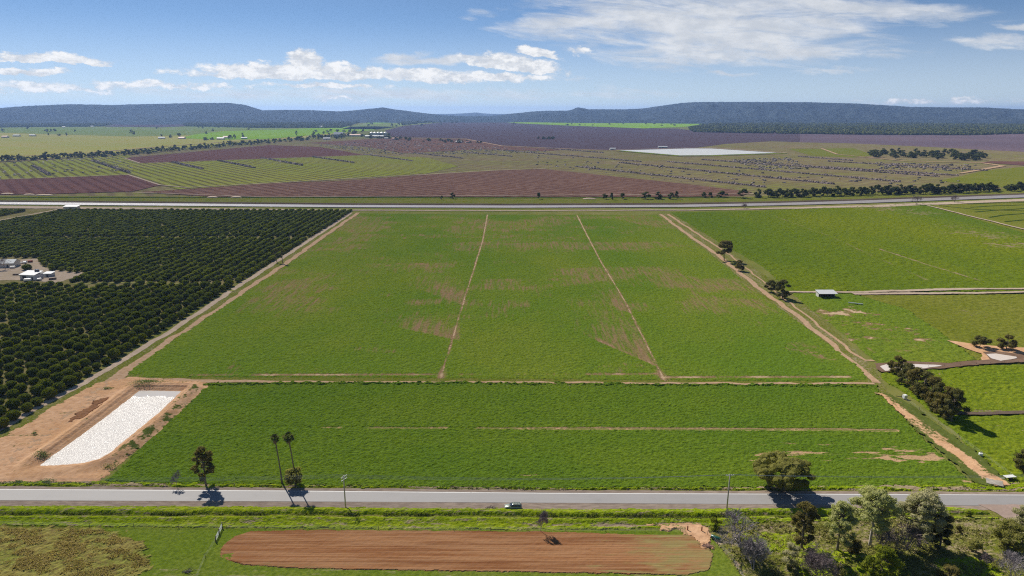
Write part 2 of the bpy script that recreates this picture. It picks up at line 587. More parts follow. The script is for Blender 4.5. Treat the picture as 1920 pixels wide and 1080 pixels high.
def water_mat(name, base, rough, wave, wscale, bump, clear=None, rot=0.0, spec=0.5):
    m, k = newmat(name)
    P = k.pos()
    v = k.maps(P, rot, (1, 2.2, 1))
    p = k.new('ShaderNodeBsdfPrincipled')
    c = k.mix(k.noise(P, 0.03, 3), base, tuple(q * 0.85 for q in base))
    k.put(p.inputs['Base Color'], c)
    p.inputs['Specular IOR Level'].default_value = spec
    p.inputs['IOR'].default_value = 1.33
    bn = k.new('ShaderNodeBump')
    bn.inputs['Distance'].default_value = bump
    h = k.math('ADD', k.noise(v, wscale, 4, 0.6), k.math('MULTIPLY', k.noise(v, wscale * 0.25, 3, 0.5), 1.2))
    k.put(bn.inputs['Height'], h)
    if clear:                                    # sheltered water: no ripples in the lee of the far bank
        Y = k.xyz(P)[1]
        f = k.step(k.math('MULTIPLY_ADD', k.math('SUBTRACT', k.noise(P, 0.10, 4, .6), .5), 16.0, Y), clear[0], clear[1], 1.0, 0.0)
        k.put(bn.inputs['Strength'], k.math('MULTIPLY_ADD', f, wave * .96, wave * .04))
        k.put(p.inputs['Roughness'], k.math('MULTIPLY_ADD', f, rough - 0.08, 0.08))
    else:
        bn.inputs['Strength'].default_value = wave
        p.inputs['Roughness'].default_value = rough
    k.l.new(bn.outputs[0], p.inputs['Normal'])
    k.l.new(p.outputs[0], k.out.inputs[0])
    return m


m_road = road_mat()
ex = 26000
gr = sheet('ground', [(-ex, -ex), (ex, -ex), (ex, ex), (-ex, ex)], 0.0, m_ground, world=True)

# --- far country
sheet('pasture', [(-60, 243), (-60, 330), (0, 302), (100, 296), (240, 286), (330, 278), (470, 265), (570, 259), (700, 243), (690, 238), (600, 243), (430, 245), (200, 240)], 0.1, m_pasture)
sheet('pasture', [(-60, 236), (-60, 250), (0, 249), (250, 256), (420, 252), (640, 240), (640, 236), (400, 236), (330, 238), (180, 238)], 0.3, m_mid)
sheet('pasture', [(338, 259), (365, 252), (420, 246), (500, 244), (640, 238), (700, 237), (745, 238), (690, 245), (600, 252), (500, 261), (430, 262), (380, 261)], 0.5, m_bright)
sheet('pasture', [(640, 242), (680, 232), (700, 226), (755, 225), (850, 224), (840, 228), (757, 235), (720, 243)], 0.5, m_mid)
sheet('pasture', [(690, 228), (755, 226.5), (750, 230), (690, 233)], 0.8, m_bright)
sheet('far_field', [(196, 237.5), (222, 232), (300, 231.5), (345, 233), (352, 236.5), (300, 239)], 0.8, m_almond)
sheet('pasture', [(950, 230.5), (1010, 226.5), (1120, 224.4), (1280, 224), (1335, 228), (1325, 232), (1285, 238), (1207, 241), (1073, 236)], 1.0, m_bright)
sheet('pasture', [(960, 224), (1120, 222), (1120, 224), (1010, 226)], 0.8, m_mid)
sheet('orchard_land', [(722, 245), (757, 236), (840, 229), (930, 227), (1000, 231), (1073, 235.5), (1207, 240.5), (1270, 241), (1310, 246), (1500, 249), (1500, 267), (1447, 265), (1360, 270), (1300, 278), (1165, 282), (1107, 281), (940, 273), (873, 260), (800, 259), (735, 258)], 0.4, m_almond)
sheet('orchard_land', [(1500, 249), (1620, 252), (1820, 252), (1860, 248), (2050, 246), (2050, 292), (1920, 285), (1880, 283), (1750, 276), (1600, 269), (1500, 267)], 0.4, m_almond2)
# --- middle distance
sheet('cleared_land', [(-60, 330), (0, 302), (240, 288), (560, 262), (735, 258), (873, 260), (940, 273), (1107, 281), (1165, 283), (1300, 279), (1360, 270), (1447, 264), (1600, 268.5), (1750, 275.5), (1880, 282.5), (1920, 284), (2050, 290), (2050, 358), (1920, 362), (1400, 372), (400, 372), (-60, 372)], 0.3, m_olive)
sheet('cleared_land', [(575, 268), (735, 259), (873, 261), (940, 274), (1060, 281), (1020, 284), (900, 280), (760, 288), (690, 276)], 0.6, m_brown)
sheet('young_orchard', [(-60, 310), (0, 306), (240, 290), (260, 306), (690, 291), (800, 296), (860, 312), (800, 326), (500, 345), (333, 356), (240, 329), (-60, 340)], 0.6, m_young)
sheet('young_orchard', [(1760, 340), (1850, 320), (2050, 300), (2050, 350), (1920, 356)], 0.6, m_paddock)
sheet('ploughed_field', [(233, 297), (263, 306.5), (683, 291), (600, 276), (505, 272.5)], 0.9, m_brown2)
sheet('ploughed_field', [(-60, 340), (0, 338), (240, 329), (300, 348), (250, 360), (120, 364), (-60, 367)], 0.9, m_brown2)
sheet('ploughed_field', [(262, 361), (333, 357), (500, 345), (640, 340), (807, 328), (940, 320), (1023, 318), (1107, 327), (1280, 345), (1410, 361), (1390, 368), (1280, 370), (400, 370)], 0.9, m_brown)
sheet('ploughed_field', [(1836, 305), (1860, 303), (2050, 305), (2050, 312), (1920, 311)], 0.9, m_brown2)
sheet('pasture', [(1480, 280), (1600, 278), (1640, 292), (1600, 296), (1520, 292)], 0.5, m_paddock)
strip('path', [(-40, 296), (60, 292), (170, 286.5), (330, 273), (470, 263), (540, 260)], [14] * 6, 0.9, m_track, step=30)
strip('path', [(233, 297), (263, 307), (470, 299.5), (683, 291.5), (760, 288), (900, 287)], [5, 6, 6, 6, 5, 5], 1.2, m_palet, step=30)
strip('path', [(-40, 339), (240, 328.5), (300, 348), (350, 353), (500, 345), (807, 327.5), (940, 319.5), (1023, 317)], [5] * 8, 1.2, m_palet, step=20)
strip('path', [(735, 257), (873, 261), (940, 274), (1107, 281.5), (1165, 283)], [12] * 5, 1.2, m_track, step=30)
strip('path', [(1440, 276), (1540, 279), (1570, 290), (1700, 303), (1840, 306), (1880, 312), (1800, 326)], [9, 9, 9, 9, 14, 14, 9], 1.2, m_track, step=20)
strip('path', [(250, 362), (500, 371), (1410, 365), (1500, 358)], [4] * 4, 1.2, m_palet, step=20)

# --- dam far to the right
dam = [(1162, 282.9), (1290, 279.2), (1335, 279.4), (1458, 287.6), (1330, 292), (1275, 292.4)]
m_dam = water_mat('milky_water', (0.52, 0.50, 0.44), 0.25, 0.5, 0.8, 0.3, spec=.4)
sheet('water', dam, 1.4, m_dam)
strip('bank', [(1158, 283.5), (1275, 293.5), (1330, 293.2), (1475, 288)], 12, 1.5, m_verge, step=20)
strip('bank', [(1150, 282), (1290, 278.2), (1338, 278.4), (1475, 287.6)], 10, 1.5, m_palet, step=20)

# --- irrigation canal and its banks
CAN = [(-80, 381.5), (0, 382), (320, 384.5), (640, 387.5), (960, 388.5), (1280, 387), (1450, 384), (1600, 380), (1920, 368.5), (2020, 364)]
CW = [(G(p[0], p[1] - 2.1)[1] - G(p[0], p[1] + 2.1)[1]) for p in CAN]
sheet('grass_bank', [(-80, 367), (400, 369.5), (1000, 370.5), (1400, 370), (1500, 365), (2020, 350), (2020, 362), (1600, 376), (1280, 383), (640, 383), (-80, 377.5)], 0.45, m_roughgrass)
m_canal = water_mat('canal_water', (0.30, 0.26, 0.23), 0.30, 0.8, 0.5, 0.3, spec=.45)
strip('water', CAN, CW, 0.75, m_canal, step=10, wob=0)
m_bank = ground_mat('canal_bank', (0.20, 0.15, 0.10), (0.15, 0.11, 0.08), (0.12, 0.09, 0.06), 0.02, 0.3, bump=.6, bs=.6)
m_darkline = ground_mat('dark_herbs', (0.045, 0.085, 0.012), (0.06, 0.10, 0.018), (0.03, 0.06, 0.01), 0.02, 0.3, bump=.6, bs=.6, edge=.2)


def ridge(name, pts, width, hgt, mat, step=6, z=0.3, seed=2, amp=0.3):
    """raised bank with sloping sides"""
    W = np.array(PP(pts))
    C = []
    for i in range(len(W) - 1):
        n = max(1, int(np.hypot(*(W[i + 1] - W[i])) / step))
        C += [W[i] + (W[i + 1] - W[i]) * j / n for j in range(n)]
    C.append(W[-1])
    C = np.array(C)
    T = np.gradient(C, axis=0)
    T /= np.linalg.norm(T, axis=1)[:, None]
    N = np.stack([-T[:, 1], T[:, 0]], 1)
    prof = [(-.5, 0), (-.22, .9), (0, 1), (.22, .9), (.5, 0)]
    V = np.zeros((len(C), 5, 3))
    for j, (a, b) in enumerate(prof):
        V[:, j, :2] = C + N * a * width
        V[:, j, 2] = z + b * hgt * (1 - amp * fbm(np.arange(len(C)) * .5 + j, np.zeros(len(C)) + j, seed))
    i = np.arange((len(C) - 1) * 4)
    a = (i // 4) * 5 + i % 4
    me = np_mesh(name, V.reshape(-1, 3), np.stack([a, a + 1, a + 6, a + 5], 1)[:, ::-1], [mat], smooth=True)
    return tag(link(name, me), kind='structure')


ridge('canal_bank', [(p[0], p[1] - 3.9) for p in CAN], 9, 1.6, m_bank)
ridge('canal_bank', [(p[0], p[1] + 4.2) for p in CAN], 9, 0.9, m_palet)
strip('grass_bank', [(-80, 371), (640, 371.3), (1000, 372), (1400, 371.5)], 6, 0.8, m_darkline, step=6, wob=1.5)
strip('path', [(-80, 388.5), (0, 389), (320, 392), (640, 394.5), (960, 395.6), (1280, 394.5), (1500, 390.5), (1640, 387), (1940, 375)], [26, 24, 18, 9, 7, 9, 14, 20, 22], 0.5, m_palet, step=8, wob=1.2)

# --- the big crop field and the lower field
F1 = [(676, 400), (912, 402.5), (1232, 403), (1335, 478), (1425, 551), (1530, 628), (1615, 690), (1626, 712), (1580, 716), (1100, 712), (640, 708), (238, 707), (238, 698), (320, 641), (345, 624), (440, 561), (545, 492), (610, 447)]
F2 = [(390, 722), (700, 719), (1100, 720), (1640, 724), (1660, 746), (1705, 795), (1760, 850), (1800, 884), (1832, 911), (1400, 915), (1000, 917), (640, 913), (300, 906), (196, 903), (240, 864), (318, 790)]
l1 = PP([(914, 402), (905, 452), (888, 506), (862, 590), (828, 704)])
l2 = PP([(1082, 404), (1096, 432), (1126, 490), (1170, 562), (1205, 632), (1243, 708)])
l3 = PP([(765, 402), (640, 498), (520, 598), (415, 705)])


def blobs(lst):
    """soft elliptical patches given in photo coordinates, lined up with the drill rows"""
    L = []
    for (px, py, hw, hh, w) in lst:
        x, y = G(px, py)
        L.append((x, y, hw * mpp(py), abs(G(px, py - hh)[1] - G(px, py + hh)[1]) / 2, w))
    return L


def blob_val(x, y, L):
    v = np.zeros(len(x))
    for (bx, by, rx, ry, w) in L:
        near = np.abs(x - bx) < rx * 1.8
        if not near.any():
            continue
        s_ = min(rx, 8.0) * .6
        t_ = min(max(ry, 1.0), 6.0) * .42
        d = ((x - bx) / rx) ** 2 + ((y - by) / ry) ** 2 + (fbm(x / s_, y / t_, 7, 5) - .5) * 4.4 + .35
        v = np.maximum(v, w * np.clip(1 - d, 0, 1))
    return v


B1 = blobs([(780, 497, 105, 5, .62), (800, 443, 90, 5, .5), (930, 443, 160, 4, .48), (860, 425, 120, 3, .45), (1040, 447, 110, 4, .45), (1000, 470, 120, 4, .4), (1190, 470, 60, 4, .36), (1500, 650, 40, 14, .44), (1540, 668, 30, 12, .62), (1515, 660, 18, 7, .75), (700, 660, 60, 14, .22), (600, 690, 60, 8, .25), (1180, 690, 70, 10, .42), (440, 690, 30, 10, .34), (560, 600, 30, 10, .1), (1400, 600, 60, 20, .15)])


def to_px(x, y):
    """where ground points lie in the photograph"""
    cp, sp = math.cos(PITCH), math.sin(PITCH)
    dep = y * cp + CAM_H * sp
    return 960 + FPX * x / dep, 540 - FPX * (y * sp - CAM_H * cp) / dep


def wedge(px, py, p, q, rise, x0, x1):
    """thin crop that fades away uphill of a slanting contour line p-q"""
    d = p[1] + (px - p[0]) * (q[1] - p[1]) / (q[0] - p[0]) - py
    return sstep(d, 0, 3) * (1 - sstep(d, rise * .12, rise)) * sstep(px, x0, x1) * (px < q[0] + 4)


def bare1(x, y):
    px, py = to_px(x, y)
    v = blob_val(x, y, B1)
    v = np.maximum(v, .74 * wedge(px, py, (700, 513), (868, 575), 62, 730, 868))
    v = np.maximum(v, .58 * wedge(px, py, (660, 598), (858, 640), 62, 680, 800))
    v = np.maximum(v, .74 * wedge(px, py, (1040, 606), (1236, 692), 105, 1030, 1215) * (px < 1178 + (py - 560) * .44))
    v = np.maximum(v, .85 * wedge(px, py, (1080, 624), (1228, 688), 16, 1090, 1130) * (px < 1176 + (py - 560) * .44))
    v = np.maximum(v, .74 * wedge(px, py, (1060, 538), (1196, 596), 55, 1080, 1180) * (px < 1172 + (py - 560) * .44))
    st = fbm(x / 1.6, y / 40, 71, 3)
    big = fbm(x / 22, y / 30, 72, 3)
    b = v * (0.55 + .8 * st) * (0.7 + 0.6 * big)
    b = np.maximum(b, 0.42 * sstep(fbm(x / 45, y / 30, 78, 3), .46, .68) * (0.4 + 1.2 * st) * sstep(y, 280, 380))
    wl = 0.7 + 0.0012 * y
    for ln, w, s in ((l1, 1.5, 1.0), (l2, 1.5, 1.0), (l3, 0.7, 0.42)):
        d = dseg(x, y, ln)
        b = np.maximum(b, s * sstep(w * wl * .55 - d + (fbm(x / 2, y / 5, 73) - .5) * .6, 0, .9))
    for ln in (l1, l2):                          # soil scraped out at the ends of the lines
        d = np.hypot((x - ln[-1][0]) / 1.6, (y - ln[-1][1]) / 7)
        b = np.maximum(b, sstep(2.2 - d, 0, 2.2) * .9)
    # headland scraped along the front edge
    Yh = G(960, 703)[1]
    along = fbm(x / 9, y / 9, 75, 3)
    hl = sstep(1.7 - np.abs(y - Yh - (x > 60) * (-3.5) - (x + 60) * 0.006), 0, 1.2)
    seg = np.where((x > -108) & (x < -31), .80, np.where((x > 30) & (x < 138), .80, np.where(x < -100, .40, .15)))
    b = np.maximum(b, hl * (seg + (along - .5) * 1.2))
    return b


grid_land('crop_field', F1, (0.7, 0.9), 0.08, 0.34, 1.2, m_crop, bare=bare1, seed=12, sharp=1.2)
B2 = blobs([(1490, 834, 120, 5, 1.1), (1480, 852, 100, 5, 1.15), (1460, 866, 60, 4, .9), (1560, 851, 40, 4, .8), (1600, 834, 30, 4, .8), (1680, 858, 95, 9, 1.25), (1640, 853, 70, 6, 1.1), (1700, 845, 50, 9, 1.0), (1750, 858, 30, 10, .9), (1745, 815, 28, 14, .8), (1620, 838, 20, 3, .6), (1750, 826, 30, 10, .7), (1735, 806, 20, 12, .8), (985, 892, 26, 1.4, .85), (1440, 866, 30, 2, .6),
            (1600, 834, 30, 2, .5), (1545, 865, 25, 2, .55), (1780, 868, 16, 5, .5), (1815, 905, 14, 8, .6), (1265, 850, 12, 2, .4), (1640, 730, 18, 3, .4)])
l4 = PP([(390, 800), (640, 802), (960, 803.5), (1300, 805), (1560, 806), (1680, 808)])


def bare2(x, y):
    v = blob_val(x, y, B2)
    b = v * (0.45 + 1.0 * fbm(x / 5, y / 1.2, 81, 4)) * (.30 + sstep(fbm(x / 8, y / 1.6, 84, 3), .38, .62))
    d = dseg(x, y, l4)
    w = 0.50 + 0.40 * sstep(x, -20, 30)
    s = np.maximum(sstep(fbm(x / 9, y * 0, 83, 3), .36, .56), .8 * sstep(x, -10, 10) * (x < 100)) * sstep(x, -105, -40)
    b = np.maximum(b, 1.1 * s * sstep(w - d, -.3, .3))
    return b


def relief2(x, y):
    d = dseg(x, y, l4)
    return -0.16 * sstep(1.1 - d, 0, .8)


grid_land('crop_field', F2, (0.36, 0.36), 0.10, 0.34, 0.80, m_crop2, bare=bare2, extra=relief2, seed=22, sharp=1.1)
# headland between the two fields: pale wheel track and dark weeds on a low bank
sheet('grass_verge', [(240, 704), (640, 706), (1100, 709), (1640, 712), (1645, 728), (1100, 724), (640, 722), (240, 722)], 0.04, m_roughgrass)
strip('path', [(200, 713), (380, 714), (480, 716), (640, 716), (960, 717), (1300, 719.5), (1640, 720)], [6, 4, 3, 1.6, 2.2, 2.2, 2.2], 0.12, m_track, step=2, wob=.8)
strip('path', [(640, 721), (960, 723), (1300, 723.5)], [.9, 1.2, .8], 0.12, m_palet, step=2, wob=.8)
HB = PP([(385, 721), (640, 718.8), (960, 719.8), (1300, 721.8), (1645, 724)])
grid_land('grass_bank', [(380, 718.5), (640, 717), (960, 718), (1300, 720.5), (1650, 722), (1650, 727), (1300, 724), (960, 722), (640, 721), (380, 724)], (.4, .35), 0.12, 0.75, 1.1, m_darkline and m_crop2, rag=1.0)

# --- left: two tracks along the orchard, weeds between
LT1 = [(657, 399), (633, 416), (533, 481), (433, 546), (317, 623), (236, 671), (150, 722), (60, 771), (-60, 838)]
LT2 = [(671, 399), (533, 496), (433, 563), (333, 629), (240, 690), (214, 712), (150, 766), (70, 828), (-60, 905)]
grid_land('grass_verge', [(650, 398), (680, 399), (345, 628), (236, 712), (196, 760), (-60, 910), (-60, 825), (130, 717), (305, 615), (425, 540)], (.6, .7), 0.02, 0.06, 1.0, m_roughgrass, rag=.4, seed=143,
          bare=lambda x, y: .45 * fbm(x / 3, y / 14, 144, 4))
strip('path', LT1, [6, 5.5, 5, 4.8, 4.4, 4.2, 4.2, 4.2, 4.2], 0.10, m_palet, step=3, wob=.6)
strip('path', LT2, [5, 5, 4.5, 4.2, 6, 8, 6, 6, 6], 0.14, m_track, step=3, wob=1.0)
# --- bare ground of the pond
PS = [(246, 707), (388, 716), (392, 724), (335, 780), (262, 842), (205, 884), (186, 905), (-80, 905), (-80, 868), (40, 800), (120, 752), (180, 718)]
PW = PP([(260, 731), (345, 732), (300, 775), (207.6, 851), (186.5, 862.6), (158, 869.6), (105.6, 875), (67, 876), (84, 862), (140, 822), (200, 778)], 0.1)
BS = blobs([(335, 800, 3, 2, .1)])


def pond_relief(x, y):
    ins = inside(x, y, PW)
    d = dseg(x, y, PW, True)
    s = np.where(ins, -d, d)
    inner = sstep(s, -.8, 2.8)
    outer = sstep(s, 3.4, 7.5)
    h = 1.5 * inner * (1 - outer) - 0.5 * (1 - sstep(s, -2.2, -.3))
    ter = 0.10 * np.sin(s * 4.2) * (s > 0) * (s < 3.6)
    south = sstep(G(150, 872)[1] - y, -8, 2)
    near = sstep(y, G(150, 876)[1] - 3, G(150, 860)[1])
    return h * (0.25 + 0.75 * near) + ter * near


weeds = blobs([(60, 815, 60, 7, .5), (130, 775, 40, 5, .5), (200, 728, 22, 5, .55), (30, 835, 40, 5, .45), (28, 865, 10, 2, .5), (270, 722, 30, 3, .6), (330, 716, 60, 2.2, .5), (186, 893, 12, 8, .6), (362, 738, 14, 14, .8), (338, 762, 14, 16, .8), (312, 790, 14, 18, .8), (282, 815, 14, 18, .8), (255, 838, 14, 16, .8), (345, 745, 9, 14, .6),
               (240, 845, 12, 14, .6), (215, 868, 12, 12, .55), (82, 850, 8, 8, .4), (120, 820, 8, 8, .4), (160, 792, 8, 8, .4), (360, 730, 14, 6, .5)])
grid_land('bare_ground', PS, (.45, .45), 0.10, 0.14, 1.6, m_red, bare=lambda x, y: blob_val(x, y, weeds) * (.4 + 1.1 * fbm(x / 2.2, y / 2.2, 91, 4)) + .18 * (fbm(x / 6, y / 6, 92, 3) > .62), extra=pond_relief, seed=31, rag=.8)
m_pond = water_mat('muddy_pond', (0.42, 0.39, 0.36), 0.28, 1.0, 2.2, 0.13, clear=(G(300, 742)[1] - 4, G(300, 742)[1] + 1), spec=.32)
sheet('water', [(p[0], p[1]) for p in PW], 0.12, m_pond, world=True)
# spoil heap beside the pond
grid_land('soil_heap', [(128, 786), (185, 748), (205, 746), (180, 770), (150, 790), (130, 792)], .4, 0.28, 0.22, 2.0, ground_mat('spoil', (.30, .15, .075), (.36, .19, .10), (.24, .12, .06), .1, .6, bump=.6), rag=1.1, extra=lambda x, y: pond_relief(x, y) * 1.0)

# --- public road
RT = [(-120, 916), (0, 917), (540, 920), (1030, 924.3), (1580, 926.3), (1920, 927.5), (2040, 928)]
RB = [(-120, 938), (0, 938.6), (540, 940.7), (1030, 943.3), (1580, 947), (1920, 949), (2040, 950)]
WT, WB = PP(RT), PP(RB)
sheet('grass_verge', [(-120, 900), (640, 908), (1000, 912), (1600, 912), (2040, 905), (2040, 1100), (-120, 1100)], 0.03, m_roughgrass)
sheet('gravel_shoulder', [(p[0], p[1] - 5) for p in RT] + [(2040, 957), (1580, 954.5), (1030, 956), (540, 952), (-120, 950)], 0.06, ground_mat('shoulder_gravel', (0.46, 0.36, 0.28), (0.38, 0.30, 0.235), (0.24, 0.18, 0.14), 0.08, 1.3, (0.25, 1), bump=.6, bs=2.5, bdist=.1, soil=(.2, .2, .06), k2=.8), step=2.0, jit=.5)
sheet('road', WT + WB[::-1], 0.10, m_road, world=True)
m_line, kk = newmat('road_paint')
pp = kk.new('ShaderNodeBsdfDiffuse')
kk.put(pp.inputs[0], kk.mix(kk.step(kk.noise(kk.pos(), 1.2, 4, .7), .55, .75), (.72, .70, .66), (.45, .43, .40)))
kk.l.new(pp.outputs[0], kk.out.inputs[0])
strip('road_line', [(x, y - .35) for x, y in WT], 0.16, 0.104, m_line, world=True, step=8, wob=0)
m_asph2 = ground_mat('worn_sealed_edge', (0.36, 0.30, 0.27), (0.42, 0.34, 0.29), (.30, .26, .23), .1, 1.0, bump=.2, edge=.4)
sheet('side_road', [(1832, 946), (1880, 946.5), (2060, 948), (2060, 1010), (1925, 992), (1898, 981), (1868, 962)], 0.13, ground_mat('pinkish_gravel', (0.45, 0.33, 0.27), (0.40, 0.30, 0.24), (.33, .24, .2), .1, 1.0, bump=.3), step=1.5, jit=.4)

# north verge: rough strip with a lip of grass
grid_land('grass_verge', [(-120, 903), (190, 904), (640, 911), (1000, 915), (1400, 914), (1850, 908), (1900, 906), (2040, 900), (2040, 922), (1580, 919.5), (1030, 918.5), (540, 914), (-120, 911)], (.32, .28), 0.12, 0.5, 1.1, m_verge,
          bare=lambda x, y: .15 + .6 * (fbm(x / 7, y / 1.5, 95, 4) > .55), rag=.5, seed=40)
# south verge with its ditch
SV = [(-120, 950), (300, 950.5), (700, 953.5), (1030, 956.5), (1300, 956), (1580, 955), (1700, 953.5), (1800, 954), (1860, 965), (1880, 976), (1700, 976), (1400, 982), (1330, 990), (1260, 992), (850, 994.5), (420, 990), (200, 988), (-120, 984)]
yd0 = G(0, 966)[1]


def ditch(x, y):
    yd = np.interp(x, [G(0, 966)[0], G(640, 968)[0], G(1280, 971.5)[0], G(1500, 968)[0], G(1900, 968)[0]], [G(0, 966)[1], G(640, 968)[1], G(1280, 971.5)[1], G(1500, 968)[1], G(1900, 968)[1]])
    yd = yd + (fbm(x / 9, x * 0, 47, 3) - .5) * 1.2
    d = y - yd
    dp = -0.75 * np.exp(-(d / 0.85) ** 2) + .42 * np.exp(-((d + 1.9) / 1.2) ** 2) * (x < 70) + .35 * np.exp(-((d - 1.8) / 1.1) ** 2)
    ys = np.interp(x, [G(0, 986)[0], G(420, 990)[0], G(850, 994.5)[0], G(1330, 990)[0]], [G(0, 986)[1], G(420, 990)[1], G(850, 994.5)[1], G(1330, 990)[1]])
    return np.where(dp > 0, dp * sstep(y - ys, 0, 3.5), dp) + .25 * sstep(y - ys, 0, 4.0)


def bare_sv(x, y):
    b = 0.16 + .25 * fbm(x / 5, y / 1.5, 97, 3)
    L = blobs([(1150, 986.5, 130, 2.6, .9), (1060, 988, 60, 2, .6), (1280, 985, 60, 4, 1.), (1300, 1000, 30, 14, .8), (1740, 962, 60, 4, .65), (1780, 1000, 110, 7, .55), (1650, 1003, 120, 5, .7), (1800, 1060, 100, 20, .5), (1500, 990, 50, 3, .5), (1345, 1017, 8, 4, .8), (1385, 1065, 7, 14, .8),
               (1700, 1045, 60, 20, .42), (940, 957, 300, 1.2, .5)])
    return b * (x < 200) + blob_val(x, y, L) * (.45 + .9 * fbm(x / 3, y / 2, 98, 4))


grid_land('grass_verge', SV, (.28, .26), 0.10, 0.36, 0.65, m_verge, bare=bare_sv, extra=ditch, rag=.35, seed=50)

GF = blobs([(1560, 1012, 60, 10, .6), (1650, 1003, 120, 5, .8), (1780, 1000, 110, 8, .75), (1830, 1030, 70, 14, .7), (1345, 1017, 10, 5, .9), (1387, 1065, 9, 16, .95), (1360, 1035, 10, 8, .5), (1720, 1050, 80, 14, .5), (1500, 990, 50, 4, .6)])
LUSH = blobs([(1450, 1012, 70, 16, 1.), (1530, 1050, 60, 26, 1.), (1620, 1060, 60, 16, .8), (1800, 1050, 70, 16, 1.), (1700, 1075, 50, 12, .8), (1880, 1060, 30, 20, .8)])
grid_land('grove_floor', [(1325, 990), (1400, 980), (1700, 974), (1882, 974), (1900, 990), (1925, 1000), (2000, 1092), (1400, 1092), (1345, 1020)], (.30, .30), 0.08, 0.5, 0.8, m_roughgrass,
          bare=lambda x, y: np.maximum(.62 * (fbm(x / 4, y / 3, 131, 3)), blob_val(x, y, GF) * (.5 + .9 * fbm(x / 3, y / 2, 98, 4))), rag=.35, seed=53)
grid_land('lush_patch', [(1380, 1004), (1440, 998), (1520, 1004), (1540, 1030), (1590, 1040), (1690, 1046), (1720, 1090), (1500, 1092), (1480, 1050), (1420, 1030)], (.30, .30), 0.25, 0.5, 0.8, m_verge, rag=1.2, seed=54, bare=lambda x, y: .5 * fbm(x / 4, y / 3, 132, 3))
grid_land('lush_patch', [(1740, 1048), (1790, 1040), (1850, 1050), (1890, 1075), (1880, 1092), (1780, 1092)], (.30, .30), 0.25, 0.5, 0.8, m_verge, rag=1.2, seed=55, bare=lambda x, y: .5 * fbm(x / 4, y / 3, 132, 3))
# --- bottom paddocks
grid_land('dry_paddock', [(-120, 985), (190, 988.5), (235, 1000), (268, 1022), (285, 1050), (275, 1075), (240, 1095), (-120, 1095)], (.32, .32), 0.10, 0.34, 0.8, m_dry,
          bare=lambda x, y: 0.30 * (fbm(x / 4, y / 3, 60, 4)) * (x < G(250, 1040)[0]), rag=1.6, seed=61)
m_greenpad = ground_mat('short_green_grass', (0.18, 0.25, 0.02), (0.24, 0.28, 0.04), (0.10, 0.15, 0.015), 0.05, 1.0, bump=.6, bs=1.4, soil=(.42, .36, .17), k2=.8, grain=(.25, 1), spk=.25)
grid_land('green_paddock', [(180, 988.5), (418, 991), (500, 992), (1290, 995), (1330, 1000), (1345, 1020), (1400, 1095), (230, 1095), (265, 1075), (275, 1050), (258, 1022), (228, 1002)], (.35, .35), 0.06, 0.10, 1.0, m_greenpad,
          bare=lambda x, y: .45 * fbm(x / 9, y / 1.2, 65, 4) * (y < G(0, 1068)[1]), rag=.2, seed=62)
PL = [(470, 997), (560, 994.5), (850, 996), (1060, 998), (1200, 1003), (1290, 1003), (1322, 1015), (1338, 1040), (1330, 1070), (1290, 1080), (1100, 1076), (700, 1070), (560, 1068), (450, 1060), (410, 1045), (415, 1025), (440, 1006)]
PLW = PP(PL)


def barep(x, y):
    d = dseg(x, y, PLW, True)
    v = 1.25 * sstep(x, G(1080, 1030)[0], G(1290, 1030)[0]) * fbm(x / 5, y / 1.5, 67, 4)
    v = np.maximum(v, .75 * blob_val(x, y, blobs([(1250, 1002, 90, 5, 1.2), (1230, 1074, 140, 6, 1.2), (1290, 1040, 50, 24, 1.), (1180, 1066, 120, 5, .8), (560, 1062, 120, 5, .9)])) * (0.5 + fbm(x / 4, y / 1, 68, 4) * .8))
    return v


grid_land('ploughed_field', PL, (.30, .22), 0.24, 0.09, 0.9, m_plough, bare=barep, rag=.16, seed=70, stretch=1.0,
          extra=lambda x, y: .015 * np.sin(y * 7.2 + 3 * fbm(x / 24, y / 9, 69)) - .25 * np.exp(-((x - G(428, 1043)[0]) ** 2 / 4 + (y - G(428, 1043)[1]) ** 2 / 3)))

grid_land('bare_dirt', [(1180, 986), (1270, 983), (1315, 982), (1332, 994), (1336, 1030), (1318, 1028), (1296, 1008), (1268, 996)], (.3, .3), 0.32, 0.10, 1.2, m_red, rag=.9, seed=77,
          bare=lambda x, y: .55 * fbm(x / 4, y / 1.5, 133, 4) * (x < G(1285, 990)[0]))
# --- right side: eastern crops, paddocks, tracks
E1 = [(1256, 399), (1420, 395), (1590, 388), (1745, 381), (1760, 392), (2040, 470), (2040, 546), (1770, 548), (1590, 547), (1482, 548), (1430, 500), (1350, 455)]
el_ = [PP([(1425, 396), (1560, 445), (1740, 527)]), PP([(1650, 468), (1740, 497), (1835, 526)]), PP([(1495, 400), (1640, 462), (1780, 512)]), PP([(1590, 392), (1760, 460), (2000, 560)])]
BE = blobs([(1650, 392, 60, 5, .8), (1720, 400, 60, 5, .5), (1850, 440, 80, 9, .75), (1900, 460, 60, 8, .8), (1780, 425, 50, 6, .5)])


def bareE(x, y):
    b = blob_val(x, y, BE) * (.4 + .9 * fbm(x / 8, y / 30, 101, 3))
    for ln, s in zip(el_, (.35, .75, .15, .2)):
        b = np.maximum(b, s * sstep(1.4 - dseg(x, y, ln) + (fbm(x / 4, y / 4, 102) - .5), 0, 1.0))
    return b


